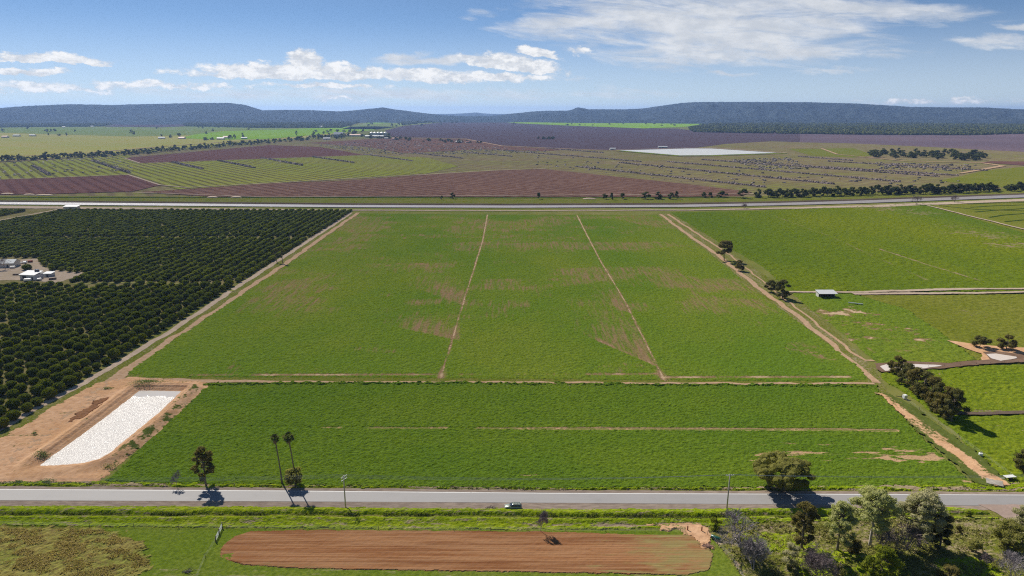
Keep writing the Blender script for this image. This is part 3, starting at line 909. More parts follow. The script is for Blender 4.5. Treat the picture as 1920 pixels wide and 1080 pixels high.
grid_land('eastern_field', E1, (1.1, 1.4), 0.08, 0.6, 2.6, m_east, bare=bareE, seed=81)
sheet('paddock', [(1745, 381), (2040, 366), (2040, 470), (1760, 392)], 0.1, m_paddock)
for i, pts in enumerate([[(1815, 383), (1870, 381), (1930, 380)], [(1820, 389), (1870, 386), (1930, 384.5)], [(1828, 398), (1862, 395), (1930, 391)], [(1856, 408), (1880, 404), (1930, 400)], [(1885, 416), (1930, 412)], [(1760, 386), (1830, 393), (1930, 396)]]):
    strip('contour_bank', pts, 3.5, 0.3, m_darkline, step=5, wob=1.0)
E2 = [(1485, 549), (1600, 551), (1700, 580), (1760, 620), (1800, 650), (1836, 676), (1740, 686), (1655, 690), (1620, 660), (1560, 610), (1500, 565)]
BE2 = blobs([(1583, 587, 55, 11, 1.2), (1600, 607, 30, 6, .9), (1650, 615, 34, 9, 1.1), (1595, 634, 26, 8, 1.), (1632, 634, 26, 6, .9), (1690, 617, 30, 6, .8), (1735, 635, 32, 9, .9), (1530, 590, 16, 14, .6), (1690, 660, 30, 5, .6), (1700, 640, 80, 16, .3), (1640, 655, 60, 12, .3), (1535, 605, 14, 10, .5)])
grid_land('paddock', E2, (.7, .8), 0.08, 0.5, 1.9, m_crop, bare=lambda x, y: blob_val(x, y, BE2) * (.35 + 1.1 * fbm(x / 6, y / 9, 111, 4)), seed=83)
BE3 = blobs([(1820, 590, 60, 10, .3), (1790, 645, 40, 8, .55), (1860, 640, 60, 6, .4)])
grid_land('paddock', [(1600, 551), (1770, 553), (2040, 550), (2040, 680), (1900, 683), (1836, 676), (1800, 650), (1760, 620), (1700, 580)], (1.0, 1.1), 0.10, 0.35, 2.2, m_paddock, bare=lambda x, y: blob_val(x, y, BE3) * (.4 + fbm(x / 6, y / 9, 112, 4)), seed=85)
BE4 = blobs([(1860, 772, 60, 5, .7), (1900, 800, 50, 8, .4), (1836, 735, 30, 4, .4), (1745, 700, 14, 8, .6)])
m_se = ground_mat('lush_grass', (0.19, 0.25, 0.015), (0.26, 0.30, 0.02), (0.09, 0.14, 0.01), 0.03, 0.8, bump=.8, bs=1.2, soil=(.36, .27, .17), k2=.8)
grid_land('paddock', [(1700, 690), (1740, 690), (1900, 684), (2060, 684), (2060, 905), (1900, 905), (1880, 895), (1800, 820), (1720, 752), (1660, 716), (1650, 700)], (.55, .6), 0.10, 0.45, 1.5, m_se, bare=lambda x, y: blob_val(x, y, BE4) * (.4 + fbm(x / 6, y / 3, 113, 4)), seed=87)
strip('path', [(1790, 778), (1840, 779), (1920, 777), (2040, 775)], [3, 3, 3, 3], 0.75, ground_mat('muddy_path', (.17, .12, .09), (.2, .15, .11), (.12, .09, .06), .1, .5, edge=.3), wob=.6)
grid_land('grass_verge', [(1232, 399), (1262, 399), (1440, 520), (1500, 560), (1640, 690), (1670, 740), (1900, 905), (1850, 912), (1640, 730), (1610, 690), (1420, 548), (1330, 476)], (.6, .7), 0.03, 0.12, 1.0, m_roughgrass, rag=.6, seed=141,
          bare=lambda x, y: .62 * fbm(x / 3, y / 14, 142, 4))
strip('path', [(1238, 402), (1290, 440), (1340, 474), (1420, 538), (1490, 590), (1550, 638), (1600, 682), (1630, 708), (1640, 718)], [4.2, 4.4, 4.4, 4.4, 4.2, 3.6, 3.2, 3.2, 4], 0.16, m_track, step=3, wob=.8)
strip('path', [(1252, 402), (1310, 440), (1360, 472), (1430, 528), (1470, 560), (1530, 607), (1590, 655), (1622, 676), (1660, 678)], [3.5, 3, 2, 1.4, 1.6, 1.8, 2.0, 2.0, 3.0], 0.16, m_track, step=3, wob=.8)
strip('path', [(1480, 549), (1600, 550), (1770, 544), (1850, 543.5), (2040, 541)], [4, 4, 6, 4, 4], 0.7, m_palet, step=4, wob=.8)
strip('path', [(1600, 553), (1770, 552), (1920, 549), (2040, 548)], [5, 5, 4, 4], 0.72, m_palet, step=4, wob=.8)
strip('path', [(1738, 386), (1790, 399), (1920, 431), (2040, 460)], [4, 4, 4, 4], 0.75, m_palet, step=4, wob=.8)
LR = [(1648, 742), (1690, 775), (1720, 800), (1760, 826), (1800, 856), (1850, 893), (1875, 912)]
LRW = PP(LR)
lrw = blobs([(1712, 790, 8, 6, .6), (1760, 812, 16, 5, .6), (1738, 802, 10, 4, .7), (1790, 845, 10, 8, .4)])


def lr_bare(x, y):
    w = np.interp(y, [LRW[-1][1], LRW[0][1]], [5.2, 5.0])
    d = dseg(x, y, LRW)
    e = sstep(d, w - 4.2, w - .4)
    return np.maximum(e * 1.15 * (.3 + 1.4 * fbm(x / 1.6, y / 3, 121, 4)) + .50 * sstep(fbm(x / 2.2, y / 8, 123, 4), .42, .62), blob_val(x, y, lrw) * (.3 + fbm(x / 2, y / 3, 122, 4)))


grid_land('dirt_track', [(1640, 738), (1668, 740), (1705, 760), (1770, 808), (1830, 850), (1885, 900), (1892, 913), (1836, 913), (1800, 880), (1760, 848), (1705, 795), (1660, 750)], (.4, .4), 0.62, 0.12, 1.5, m_red, bare=lr_bare, rag=.8, seed=91)
strip('rubble', [(1848, 905), (1880, 912)], [4, 4], 0.75, ground_mat('pale_rubble', (.55, .5, .42), (.4, .36, .3), (.3, .27, .22), .4, 1.2, edge=.6), wob=.4, step=1)
# small ponds on the right
m_pool = water_mat('pool_water', (0.60, 0.52, 0.45), 0.12, 0.25, 1.0, 0.2, spec=.5)
m_mud = ground_mat('wet_mud', (.22, .14, .09), (.28, .18, .12), (.16, .10, .07), .1, .5)
sheet('mud_bank', [(1640, 684), (1700, 680), (1775, 683), (1850, 677), (1930, 676), (1930, 681), (1860, 684), (1770, 693), (1700, 698), (1655, 701), (1643, 693)], 0.72, m_mud, step=2, jit=.8)
sheet('water', [(1650, 690), (1668, 685), (1700, 686), (1760, 687), (1766, 688.5), (1735, 694), (1700, 696), (1660, 699)], 0.80, m_pool, step=2, jit=.5)
sheet('mud_bank', [(1775, 640), (1830, 647), (1880, 652), (1935, 655), (1935, 680), (1880, 683), (1840, 679), (1838, 664), (1810, 655)], 0.60, m_red, step=2, jit=1.2)
sheet('mud_bank', [(1842, 662), (1870, 661), (1925, 668), (1925, 676), (1880, 682), (1855, 676)], 0.66, m_mud, step=2, jit=.8)
sheet('water', [(1848, 667), (1868, 666), (1905, 672), (1907, 674.5), (1875, 679.5), (1858, 675)], 0.78, m_pool, step=2, jit=.4)

# --- orchard floor and farmyard
sheet('orchard_floor', [(-80, 388), (0, 389), (128, 391), (652, 396), (620, 420), (425, 545), (305, 618), (130, 721), (-80, 842)], 0.04, m_orchfloor)
strip('path', [(-60, 424), (0, 413), (60, 402), (118, 391)], [5, 5, 5, 6], 0.12, m_palet, step=4)
YARD = [(-80, 487), (72, 486), (77, 497), (92, 506), (150, 510), (158, 514), (142, 520), (118, 528), (100, 531), (60, 525), (-80, 527)]
sheet('farmyard', YARD, 0.14, ground_mat('yard_dust', (.55, .43, .33), (.5, .40, .28), (.40, .30, .2), .05, .3, bump=.4), step=4, jit=2.5)
m_yel = ground_mat('grassy_gap', (.36, .33, .10), (.30, .29, .09), (.2, .2, .06), .1, .5, edge=.3)
strip('path', [(130, 533), (240, 530), (330, 532), (415, 541), (440, 546)], 3.5, 0.2, m_yel, step=3)
strip('path', [(205, 444), (330, 446), (430, 447), (560, 449)], 3.5, 0.2, m_yel, step=3)

# ------------------------------------------------------------------ hills
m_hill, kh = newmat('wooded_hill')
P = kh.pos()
c = kh.mix(kh.step(kh.noise(P, 0.0016, 5, .6), .35, .65), (0.018, 0.030, 0.042), (0.030, 0.044, 0.055))  # foliage tinted blue: part of the distance haze is painted into the hill colours
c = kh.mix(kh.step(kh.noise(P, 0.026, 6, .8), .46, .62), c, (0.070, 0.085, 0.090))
b_ = kh.new('ShaderNodeBump')
b_.inputs['Strength'].default_value = 1.0
b_.inputs['Distance'].default_value = 26
kh.put(b_.inputs['Height'], kh.noise(P, 0.03, 4, .7))
d_ = kh.new('ShaderNodeBsdfDiffuse')
kh.put(d_.inputs[0], c)
kh.l.new(b_.outputs[0], d_.inputs['Normal'])
kh.l.new(d_.outputs[0], kh.out.inputs[0])
SKYL = [(-300, 214), (-150, 207), (0, 204), (50, 200), (133, 196.7), (213, 198), (300, 195.7), (367, 194.3), (433, 194.3), (460, 198), (493, 208), (533, 207.3), (573, 207.3), (617, 209.3), (640, 210), (677, 206.7), (718, 202.5), (740, 206.2), (773, 210.3), (807, 214.5), (840, 218), (870, 219),
        (915, 219), (935, 217), (960, 214), (1007, 209.3), (1067, 208.3), (1076, 205), (1083, 202.3), (1092, 203.5), (1103, 206), (1173, 206), (1207, 204.3), (1240, 199.3), (1280, 194), (1313, 192.3), (1413, 192.3), (1513, 192.7), (1613, 195.7), (1713, 201.7), (1780, 202.7), (1847, 202.7), (1903, 206), (2000, 206), (2250, 212)]


def hill(name, lo, hi, R, r0, r2, seed, sk=SKYL, foot=.55):
    sky_ = [p for p in sk if lo <= p[0] <= hi]
    azs = [AE(*p)[0] for p in sky_]
    els = [AE(*p)[1] for p in sky_]
    n = int((azs[-1] - azs[0]) / 0.0011)
    A = np.linspace(azs[0], azs[-1], n)
    E = np.interp(A, azs, els)
    Hc = np.maximum(CAM_H + R * np.tan(E), 0.5)
    rr = np.concatenate([np.linspace(r0 - 500, R, 110), np.linspace(R + 60, r2, 14)])
    AA, RR = np.meshgrid(A, rr)
    X_, Y_ = RR * np.sin(AA), RR * np.cos(AA)
    HH = np.tile(Hc, (len(rr), 1))
    w = (fbm(X_ / 900, Y_ / 1400, seed, 4) - .5)
    t = sstep(RR + w * 1500 * sstep(R - RR, 0, 900), r0, R)
    gul = 1 - 0.85 * np.abs(fbm(AA * 24, RR / 1800, seed + 3, 3) - .5) * 2 * np.sin(np.clip(t, 0, 1) * math.pi)
    H = HH * (t ** 1.15) * gul
    H = np.where(RR > R, HH * (1 - sstep(RR, R, r2)), H)
    H = H + (vn(X_ / 17, Y_ / 17, seed) * 7 + vn(X_ / 40, Y_ / 40, seed) * 4) * sstep(H, 1, 12) - 3 * sstep(-H, -2, 2)
    m_ = len(A)
    i, j = np.meshgrid(np.arange(m_ - 1), np.arange(len(rr) - 1))
    a = (j * m_ + i).ravel()
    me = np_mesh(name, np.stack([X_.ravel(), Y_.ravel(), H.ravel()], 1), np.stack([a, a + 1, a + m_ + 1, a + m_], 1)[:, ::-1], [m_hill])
    if me.polygons[0].normal.z < 0:
        me.flip_normals()
    return tag(link(name, me), kind='structure')


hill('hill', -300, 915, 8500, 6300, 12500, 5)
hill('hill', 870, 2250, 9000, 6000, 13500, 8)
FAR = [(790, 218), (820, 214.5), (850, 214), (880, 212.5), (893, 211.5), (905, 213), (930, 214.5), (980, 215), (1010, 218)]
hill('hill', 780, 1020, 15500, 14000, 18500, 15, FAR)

# ------------------------------------------------------------------ haze
hz = bpy.data.meshes.new('haze')
hx, hb, ht = 27000.0, -1.5, 245.0
hz.from_pydata([(x, y, z) for z in (hb, ht) for y in (-hx, hx) for x in (-hx, hx)], [], [(0, 2, 3, 1), (4, 5, 7, 6), (0, 1, 5, 4), (2, 6, 7, 3), (0, 4, 6, 2), (1, 3, 7, 5)])
m_hz, kz = newmat('haze')
pv = kz.new('ShaderNodeVolumePrincipled')
pv.inputs['Color'].default_value = (*HAZE_COLOR, 1)
pv.inputs['Density'].default_value = HAZE_DENSITY
pv.inputs['Anisotropy'].default_value = 0.3
kz.l.new(pv.outputs[0], kz.out.inputs['Volume'])
hz.materials.append(m_hz)
tag(link('haze', hz), kind='stuff')
# ------------------------------------------------------------------ things: materials
def leaf_mat(name, c1, c2, trans=0.35, gloss=0.12):
    m, k = newmat(name)
    a = k.attr('tone')
    c = k.mix(a, c1, c2)
    d = k.new('ShaderNodeBsdfDiffuse')
    t = k.new('ShaderNodeBsdfTranslucent')
    g = k.new('ShaderNodeBsdfGlossy')
    k.put(d.inputs[0], c)
    k.put(t.inputs[0], k.mix(0.5, c, tuple(min(1, q * f) for q, f in zip(c2, (1.3, 1.5, .6)))))
    g.inputs['Roughness'].default_value = 0.55
    k.put(g.inputs[0], (0.8, 0.85, 0.8))
    m1, m2 = k.new('ShaderNodeMixShader'), k.new('ShaderNodeMixShader')
    m1.inputs[0].default_value = trans
    m2.inputs[0].default_value = gloss
    k.l.new(d.outputs[0], m1.inputs[1])
    k.l.new(t.outputs[0], m1.inputs[2])
    k.l.new(m1.outputs[0], m2.inputs[1])
    k.l.new(g.outputs[0], m2.inputs[2])
    k.l.new(m2.outputs[0], k.out.inputs[0])
    return m


def plain(name, col, rough=0.7, metal=0.0, spec=0.4, var=0.25, scale=3.0):
    m, k = newmat(name)
    p = k.new('ShaderNodeBsdfPrincipled')
    n = k.noise(k.new('ShaderNodeTexCoord').outputs['Object'], scale, 4, .6)
    k.put(p.inputs['Base Color'], k.mix(k.math('MULTIPLY', k.step(n, .35, .7), var * 2), col, tuple(q * .6 for q in col)))
    p.inputs['Roughness'].default_value = rough
    p.inputs['Metallic'].default_value = metal
    p.inputs['Specular IOR Level'].default_value = spec
    k.l.new(p.outputs[0], k.out.inputs[0])
    return m


m_citrus = leaf_mat('citrus_leaf', (0.024, 0.038, 0.004), (0.150, 0.165, 0.014), 0.3, 0.0)
m_gumdark = leaf_mat('dark_gum_leaf', (0.085, 0.078, 0.024), (0.22, 0.175, 0.06), 0.42, 0.0)
m_gumolive = leaf_mat('olive_gum_leaf', (0.14, 0.14, 0.032), (0.32, 0.29, 0.09), 0.45, 0.0)
m_gumpale = leaf_mat('pale_gum_leaf', (0.24, 0.25, 0.09), (0.52, 0.50, 0.24), 0.45, 0.0)
m_gumgrey = leaf_mat('grey_gum_leaf', (0.22, 0.21, 0.11), (0.50, 0.45, 0.27), 0.42, 0.0)
m_green = leaf_mat('green_leaf', (0.09, 0.12, 0.012), (0.24, 0.25, 0.03), 0.35, 0.0)
m_sheoak = leaf_mat('dark_row_leaf', (0.050, 0.052, 0.015), (0.16, 0.145, 0.05), 0.25, 0.0)
m_far = leaf_mat('far_tree_leaf', (0.040, 0.052, 0.016), (0.11, 0.12, 0.035), 0.2, 0.0)
m_weed = leaf_mat('weed_leaf', (0.05, 0.08, 0.015), (0.12, 0.16, 0.03), .3, .04)
m_bark = plain('bark', (0.17, 0.135, 0.10), .85)
m_whitebark = plain('pale_bark', (0.45, 0.40, 0.33), .8)
m_twig = plain('grey_twigs', (0.27, 0.235, 0.24), .85)
m_twigbrown = plain('brown_twigs', (0.20, 0.155, 0.15), .85)
m_frond = leaf_mat('palm_frond', (0.05, 0.06, 0.018), (0.13, 0.135, 0.045), .25, .0)
m_deadfrond = plain('dead_frond', (0.20, 0.15, 0.09), .9)
m_white = plain('white_paint', (0.75, 0.75, 0.72), .45)
m_steel = plain('weathered_steel', (0.30, 0.33, 0.36), .6, .0)
m_roofw = plain('pale_metal_roof', (0.46, 0.47, 0.47), .6, .0, .2)
m_wallw = plain('cream_wall', (0.50, 0.48, 0.43), .8)
m_dark = plain('dark_gap', (0.02, 0.02, 0.02), .6)
m_post = plain('grey_timber', (0.16, 0.12, 0.09), .9)
m_pole = plain('pole_timber', (0.36, 0.33, 0.29), .8)
m_galv = plain('galvanised_steel', (0.48, 0.50, 0.52), .6, .0)
m_wire = plain('wire', (0.30, 0.30, 0.29), .8, 0.0, .2)
m_redpost = plain('red_brown_post', (0.20, 0.06, 0.03), .9)
m_tank = plain('dark_green_tank', (0.012, 0.075, 0.055), .3)
m_redroof = plain('red_roof', (0.35, 0.12, 0.08), .6)
m_windrow = plain('dead_branches', (0.19, 0.145, 0.135), .95, scale=.2)


# ------------------------------------------------------------------ shape helpers
def ico(sub):
    t = (1 + 5 ** .5) / 2
    v = [(-1, t, 0), (1, t, 0), (-1, -t, 0), (1, -t, 0), (0, -1, t), (0, 1, t), (0, -1, -t), (0, 1, -t), (t, 0, -1), (t, 0, 1), (-t, 0, -1), (-t, 0, 1)]
    v = [np.array(p) / math.hypot(1, t) for p in v]
    f = [(0, 11, 5), (0, 5, 1), (0, 1, 7), (0, 7, 10), (0, 10, 11), (1, 5, 9), (5, 11, 4), (11, 10, 2), (10, 7, 6), (7, 1, 8), (3, 9, 4), (3, 4, 2), (3, 2, 6), (3, 6, 8), (3, 8, 9), (4, 9, 5), (2, 4, 11), (6, 2, 10), (8, 6, 7), (9, 8, 1)]
    for _ in range(sub):
        mid, nf = {}, []

        def mp(a, b):
            kk_ = (min(a, b), max(a, b))
            if kk_ not in mid:
                q = v[a] + v[b]
                v.append(q / np.linalg.norm(q))
                mid[kk_] = len(v) - 1
            return mid[kk_]
        for a, b, c in f:
            x, y, z = mp(a, b), mp(b, c), mp(c, a)
            nf += [(a, x, z), (b, y, x), (c, z, y), (x, y, z)]
        f = nf
    return np.array(v), np.array(f)


ICO = [ico(0), ico(1), ico(2)]


class Geo:
    """collects shapes of one part"""

    def __init__(s):
        s.V, s.T, s.Q, s.A, s.n = [], [], [], [], 0

    def add(s, V, tri=None, quad=None, tone=0.5):
        V = np.asarray(V, float).reshape(-1, 3)
        if tri is not None and len(tri):
            s.T.append(np.asarray(tri) + s.n)
        if quad is not None and len(quad):
            s.Q.append(np.asarray(quad) + s.n)
        s.V.append(V)
        s.A.append(np.full(len(V), tone) if np.isscalar(tone) else np.asarray(tone))
        s.n += len(V)
        return s

    def box(s, cx, cy, cz, sx, sy, sz, rz=0.0, rx=0.0, taper=1.0):
        v = np.array([(x, y, z) for z in (-.5, .5) for y in (-.5, .5) for x in (-.5, .5)], float)
        v[4:, :2] *= taper
        v *= (sx, sy, sz)
        if rx:
            c, n = math.cos(rx), math.sin(rx)
            v = v @ np.array([[1, 0, 0], [0, c, n], [0, -n, c]])
        if rz:
            c, n = math.cos(rz), math.sin(rz)
            v = v @ np.array([[c, n, 0], [-n, c, 0], [0, 0, 1]])
        return s.add(v + (cx, cy, cz), quad=[(0, 2, 3, 1), (4, 5, 7, 6), (0, 1, 5, 4), (2, 6, 7, 3), (0, 4, 6, 2), (1, 3, 7, 5)])

    def tube(s, pts, rad_, sides=6, cap=True):
        pts = np.array(pts, float)
        n = len(pts)
        r = np.array(rad_ if isinstance(rad_, (list, tuple, np.ndarray)) else [rad_] * n, float)
        T = np.gradient(pts, axis=0)
        T /= np.linalg.norm(T, axis=1)[:, None] + 1e-9
        up = np.array([0, 0, 1.0]) if abs(T[0][2]) < .9 else np.array([1.0, 0, 0])
        V = []
        a = np.arange(sides) * 2 * math.pi / sides
        for i in range(n):
            u = np.cross(T[i], up)
            u /= np.linalg.norm(u) + 1e-9
            w = np.cross(T[i], u)
            V.append(pts[i] + r[i] * (np.cos(a)[:, None] * u + np.sin(a)[:, None] * w))
        V = np.concatenate(V)
        q = []
        for i in range(n - 1):
            for j in range(sides):
                k_ = (j + 1) % sides
                q.append((i * sides + j, i * sides + k_, (i + 1) * sides + k_, (i + 1) * sides + j))
        tr = []
        if cap:
            V = np.concatenate([V, pts[:1], pts[-1:]])
            for j in range(sides):
                k_ = (j + 1) % sides
                tr.append((n * sides, k_, j))
                tr.append((n * sides + 1, (n - 1) * sides + j, (n - 1) * sides + k_))
        return s.add(V, tri=tr, quad=q)

    def cyl(s, x, y, z0, z1, r0, r1=None, sides=14):
        return s.tube([(x, y, z0), (x, y, z1)], [r0, r0 if r1 is None else r1], sides)

    def leaves(s, C, size, rng, nrm=None, tone=None, aspect=.62):
        """small leaf tufts as quads of their own"""
        n = len(C)
        u = rng.normal(size=(n, 3))
        if nrm is not None:
            u = u * .62 + nrm * 1.2
        u /= np.linalg.norm(u, axis=1)[:, None]
        w = np.cross(u, rng.normal(size=(n, 3)))
        w /= np.linalg.norm(w, axis=1)[:, None] + 1e-9
        x = np.cross(u, w)
        sz = size * rng.uniform(.6, 1.35, n)[:, None]
        a, b = w * sz * .5, x * sz * .5 * aspect
        V = np.stack([C - a, C + b * .9 - a * .1, C + a, C - b], 1).reshape(-1, 3)
        F = np.arange(n * 4).reshape(n, 4)
        t = np.repeat(rng.uniform(0, 1, n) if tone is None else np.clip(tone, 0, 1), 4)
        return s.add(V, quad=F, tone=t)

    def mesh(s, name, mat, smooth=False):
        F = []
        if s.T:
            F.append(np.concatenate(s.T))
        if s.Q:
            F.append(np.concatenate(s.Q))
        return np_mesh(name, np.concatenate(s.V), F, [mat], {'tone': np.concatenate(s.A)}, smooth)


def clump_crown(rng, clumps, nleaf, size, g=None, dens=1.0):
    """clumps: (x, y, z, r, flat)"""
    g = g or Geo()
    tot = sum(c[3] ** 2 for c in clumps)
    for (x, y, z, r, fl) in clumps:
        n = max(6, int(nleaf * r * r / tot))
        d = rng.normal(size=(n, 3))
        d /= np.linalg.norm(d, axis=1)[:, None]
        q = rng.uniform(.45, 1.0, n) ** .5 * (1 + .22 * rng.normal(size=n) * .6)
        C = d * (q * r)[:, None] * (1, 1, fl) + (x, y, z)
        base = rng.uniform(.15, .85)
        g.leaves(C, size, rng, d * (1, 1, .9), np.clip(base + rng.normal(size=n) * .22, 0, 1))
    return g


def limb(a, b, n=5, sag=0.0, rng=None, j=.0):
    a, b = np.array(a, float), np.array(b, float)
    t = np.linspace(0, 1, n)[:, None]
    p = a * (1 - t) + b * t
    p[:, 2] += sag * np.sin(t[:, 0] * math.pi)
    if rng is not None and j:
        p[1:-1] += rng.normal(size=(n - 2, 3)) * j
    return p


def tree_meshes(kind, seed, h, w, bare=.28, nclump=22, nleaf=5200, leaf=.42, mat=None, bark=None, shape='gum', stems=1, core=True):
    rng = np.random.default_rng(seed)
    mat = mat or m_gumolive
    tr = Geo()
    cl = []
    cz0, cz1 = h * bare, h * .97
    for i in range(nclump):
        t = (i + .5) / nclump
        zz = cz0 + (cz1 - cz0) * rng.uniform(0.02, 1) ** (.8 if shape == 'gum' else 1.0)
        k_ = (zz - cz0) / (cz1 - cz0)
        if shape == 'gum':
            prof = math.sin(math.pi * (0.16 + .80 * k_)) ** .7
        elif shape == 'round':
            prof = math.sqrt(max(0.02, 1 - (2 * k_ - .9) ** 2 * .95))
        else:
            prof = math.sin(math.pi * (0.22 + .72 * k_)) ** .8
        a = i * 2.4 + rng.uniform(-.5, .5)
        rr = w * .5 * prof * rng.uniform(.35, .86)
        r = w * rng.uniform(.10, .175) * (1.12 if shape != 'gum' else 1) * (26.0 / nclump) ** .36
        cl.append((rr * math.cos(a), rr * math.sin(a), min(zz, h - r * .7), r, rng.uniform(.6, .85)))
    cl.append((0, 0, h - w * .14, w * .17, .8))
    lean = rng.normal(size=2) * w * .03
    top = np.array([lean[0], lean[1], h * (.62 if stems == 1 else .4)])
    r0 = h * .022 + .06
    if stems == 1:
        tr.tube(limb((0, 0, -.3), top, 6, 0, rng, w * .012), np.linspace(r0, r0 * .38, 6), 7)
        starts = [(top * t_) for t_ in np.linspace(.38, 1, 12)]
    else:
        starts = []
        for s_ in range(stems):
            a = s_ * 2 * math.pi / stems + rng.uniform(-.3, .3)
            e = np.array([math.cos(a) * w * .2, math.sin(a) * w * .2, h * rng.uniform(.35, .5)])
            b0 = np.array([math.cos(a) * .35, math.sin(a) * .35, -.2])
            tr.tube(limb(b0, e, 5, 0, rng, w * .015), np.linspace(r0 * .75, r0 * .3, 5), 6)
            starts += [b0 + (e - b0) * t_ for t_ in (.55, .8, 1)]
    for c in cl:
        c = np.array(c[:3])
        s_ = min(starts, key=lambda q: np.linalg.norm(c - q) + (0 if q[2] < c[2] else 3 + q[2] - c[2]))
        tr.tube(limb(s_, c, 5, -.06 * np.linalg.norm(c - s_), rng, .12), np.linspace(r0 * .33, r0 * .07, 5), 5, False)
    g = clump_crown(rng, cl, nleaf, leaf)
    if core:
        for c in cl:
            v, f = ICO[1]
            g.add(v * rng.uniform(.78, 1.12, (len(v), 1)) * c[3] * .74 * (1, 1, c[4]) + c[:3], tri=f, tone=rng.uniform(.1, .5))
    return g.mesh(kind + '_crown', mat), tr.mesh(kind + '_trunk', bark or m_bark, True)


def bare_meshes(kind, seed, h, w, depth=5, mat=None, split=(3, 5), low=False, r0=None, upright=.35):
    """leafless tree: every order of branch ends in finer twigs"""
    rng = np.random.default_rng(seed)
    mat = mat or m_twig
    tg, tr = Geo(), Geo()

    def grow(p, d, L, r, lv):
        n = 4
        pts = [p]
        dd = d.copy()
        for i in range(n - 1):
            dd = dd + rng.normal(size=3) * .16 + np.array([0, 0, .05])
            dd /= np.linalg.norm(dd)
            pts.append(pts[-1] + dd * L / (n - 1))
        (tr if lv <= 1 else tg).tube(pts, np.linspace(r, r * .6, n), 6 if lv < 2 else 3, False)
        if lv >= depth:
            return
        for i in range(rng.integers(*split) + (1 if lv > 1 else 0)):
            q = dd + rng.normal(size=3) * (.62 if lv > 0 else .55) * (1, 1, .8)
            q[2] = q[2] * .8 + upright * (.5 if lv else .3)
            q /= np.linalg.norm(q)
            st = pts[-1] if i < 2 else pts[-2] + (pts[-1] - pts[-2]) * rng.uniform(0, 1)
            grow(st, q, L * rng.uniform(.58, .86), max(r * .60, .022), lv + 1)
    r0 = r0 or h * .02
    ns = 4 if low else 1
    for s_ in range(ns):
        d = np.array([rng.normal() * .45, rng.normal() * .45, 1.0]) if low else np.array([rng.normal() * .06, rng.normal() * .06, 1.0])
        grow(np.array([rng.normal() * .15, rng.normal() * .15, -.1]), d / np.linalg.norm(d), h * (.26 if low else .30), r0 * (.6 if low else 1), 0 if not low else 1)
    V = np.concatenate(tg.V)
    zt = np.percentile(V[:, 2], 99.5)
    wt = np.percentile(np.abs(V[:, :2]), 98) * 2
    for g_ in (tg, tr):
        g_.V = [v * (w / wt, w / wt, h / zt) for v in g_.V] if g_.V else g_.V
    return tg.mesh(kind + '_branches', mat), (tr.mesh(kind + '_trunk', mat, True) if tr.V else None)


def thing_tree(name, meshes, px, py, sc=1.0, label='', cat='tree', group=None, rz=0.0, crown='crown', z=0.0, scz=None, xy=None):
    x, y = xy or G(px, py)
    e = empty(name, (x, y, z), rz, label, cat, group)
    s = sc if isinstance(sc, tuple) else (sc, sc, scz or sc)
    e.scale = s
    link(crown, meshes[0], e)
    if meshes[1]:
        link('trunk', meshes[1], e)
    return e


# ------------------------------------------------------------------ citrus orchard
def citrus_mesh(seed, full=True):
    rng = np.random.default_rng(seed)
    tb = rng.uniform(-.22, .22)
    g = Geo()
    v, f = ICO[2 if full else 1]
    r = 2.35
    n = fbm(v[:, 0] * 1.7 + seed * 3, v[:, 1] * 1.7 + v[:, 2] * 2.3, seed, 3)
    sq = np.array([1, 1, .86])
    V = v * (r * (.72 + .36 * n))[:, None] * sq + (0, 0, 2.0)
    V[:, 2] = np.maximum(V[:, 2], .35)
    g.add(V, tri=f, tone=np.clip(n + tb, 0, 1) * .6)
    k_ = 620 if full else 46
    d = rng.normal(size=(k_, 3))
    d /= np.linalg.norm(d, axis=1)[:, None]
    nn = fbm(d[:, 0] * 1.7 + seed * 3, d[:, 1] * 1.7 + d[:, 2] * 2.3, seed, 3)
    C = d * (r * (.74 + .38 * nn) * rng.uniform(.93, 1.10, k_))[:, None] * sq + (0, 0, 2.0)
    C[:, 2] = np.maximum(C[:, 2], .3)
    g.leaves(C, .42 if full else 1.0, rng, d, np.clip(nn + tb + rng.normal(size=k_) * .25, 0, 1))
    return g


cit = [(citrus_mesh(s).mesh('citrus_crown', m_citrus), Geo().tube([(0, 0, -.1), (0.03, 0, .5), (0, .04, 1.2)], [.14, .12, .09], 6).mesh('citrus_trunk', m_bark)) for s in (1, 2, 3, 4, 5)]
EDGE = -172.0
ORCH = [(-700, 211), (EDGE, 211), (EDGE, 741), (-700, 741)]
gapA = PP([(-200, 487), (72, 484), (80, 497), (95, 507), (150, 512), (160, 516), (142, 524), (118, 532), (60, 531), (-200, 532)])
gapB = PP([(-200, 424), (0, 418), (60, 407), (130, 391), (100, 389), (60, 396), (0, 408), (-200, 418)])
yg1, yg2 = G(0, 447)[1], G(0, 534)[1]
pos = []
rng = np.random.default_rng(77)
row = 0
xx = EDGE - 2.2
while xx > -640:
    yy = 214.0 + (row % 2) * 3.1
    while yy < 738:
        near = yy < yg2
        x, y = xx + rng.normal() * .3, yy + rng.normal() * .35
        yy += 6.1 if near else 4.7
        if abs(y - yg2) < 3.4 and x > -430 or abs(y - yg1) < 3.0:
            continue
        if -7 > x * 0 + (y - (211 + 0.0)) or inside(np.array(x), np.array(y), gapA) or inside(np.array(x), np.array(y), gapB):
            continue
        if y > yg1 + 5 and y < 740 and rng.uniform() < .006:
            continue
        if rng.uniform() < .010:
            continue
        u = abs(x) / (y * math.cos(PITCH) + CAM_H * math.sin(PITCH)) * FPX
        if u > 1010:
            continue
        # nothing on the track and pond ground that cut the corner
        if y < G(0, 795)[1] + 1 and u < 955:
            pass
        pos.append((x, y))
    xx -= 6.9
    row += 1
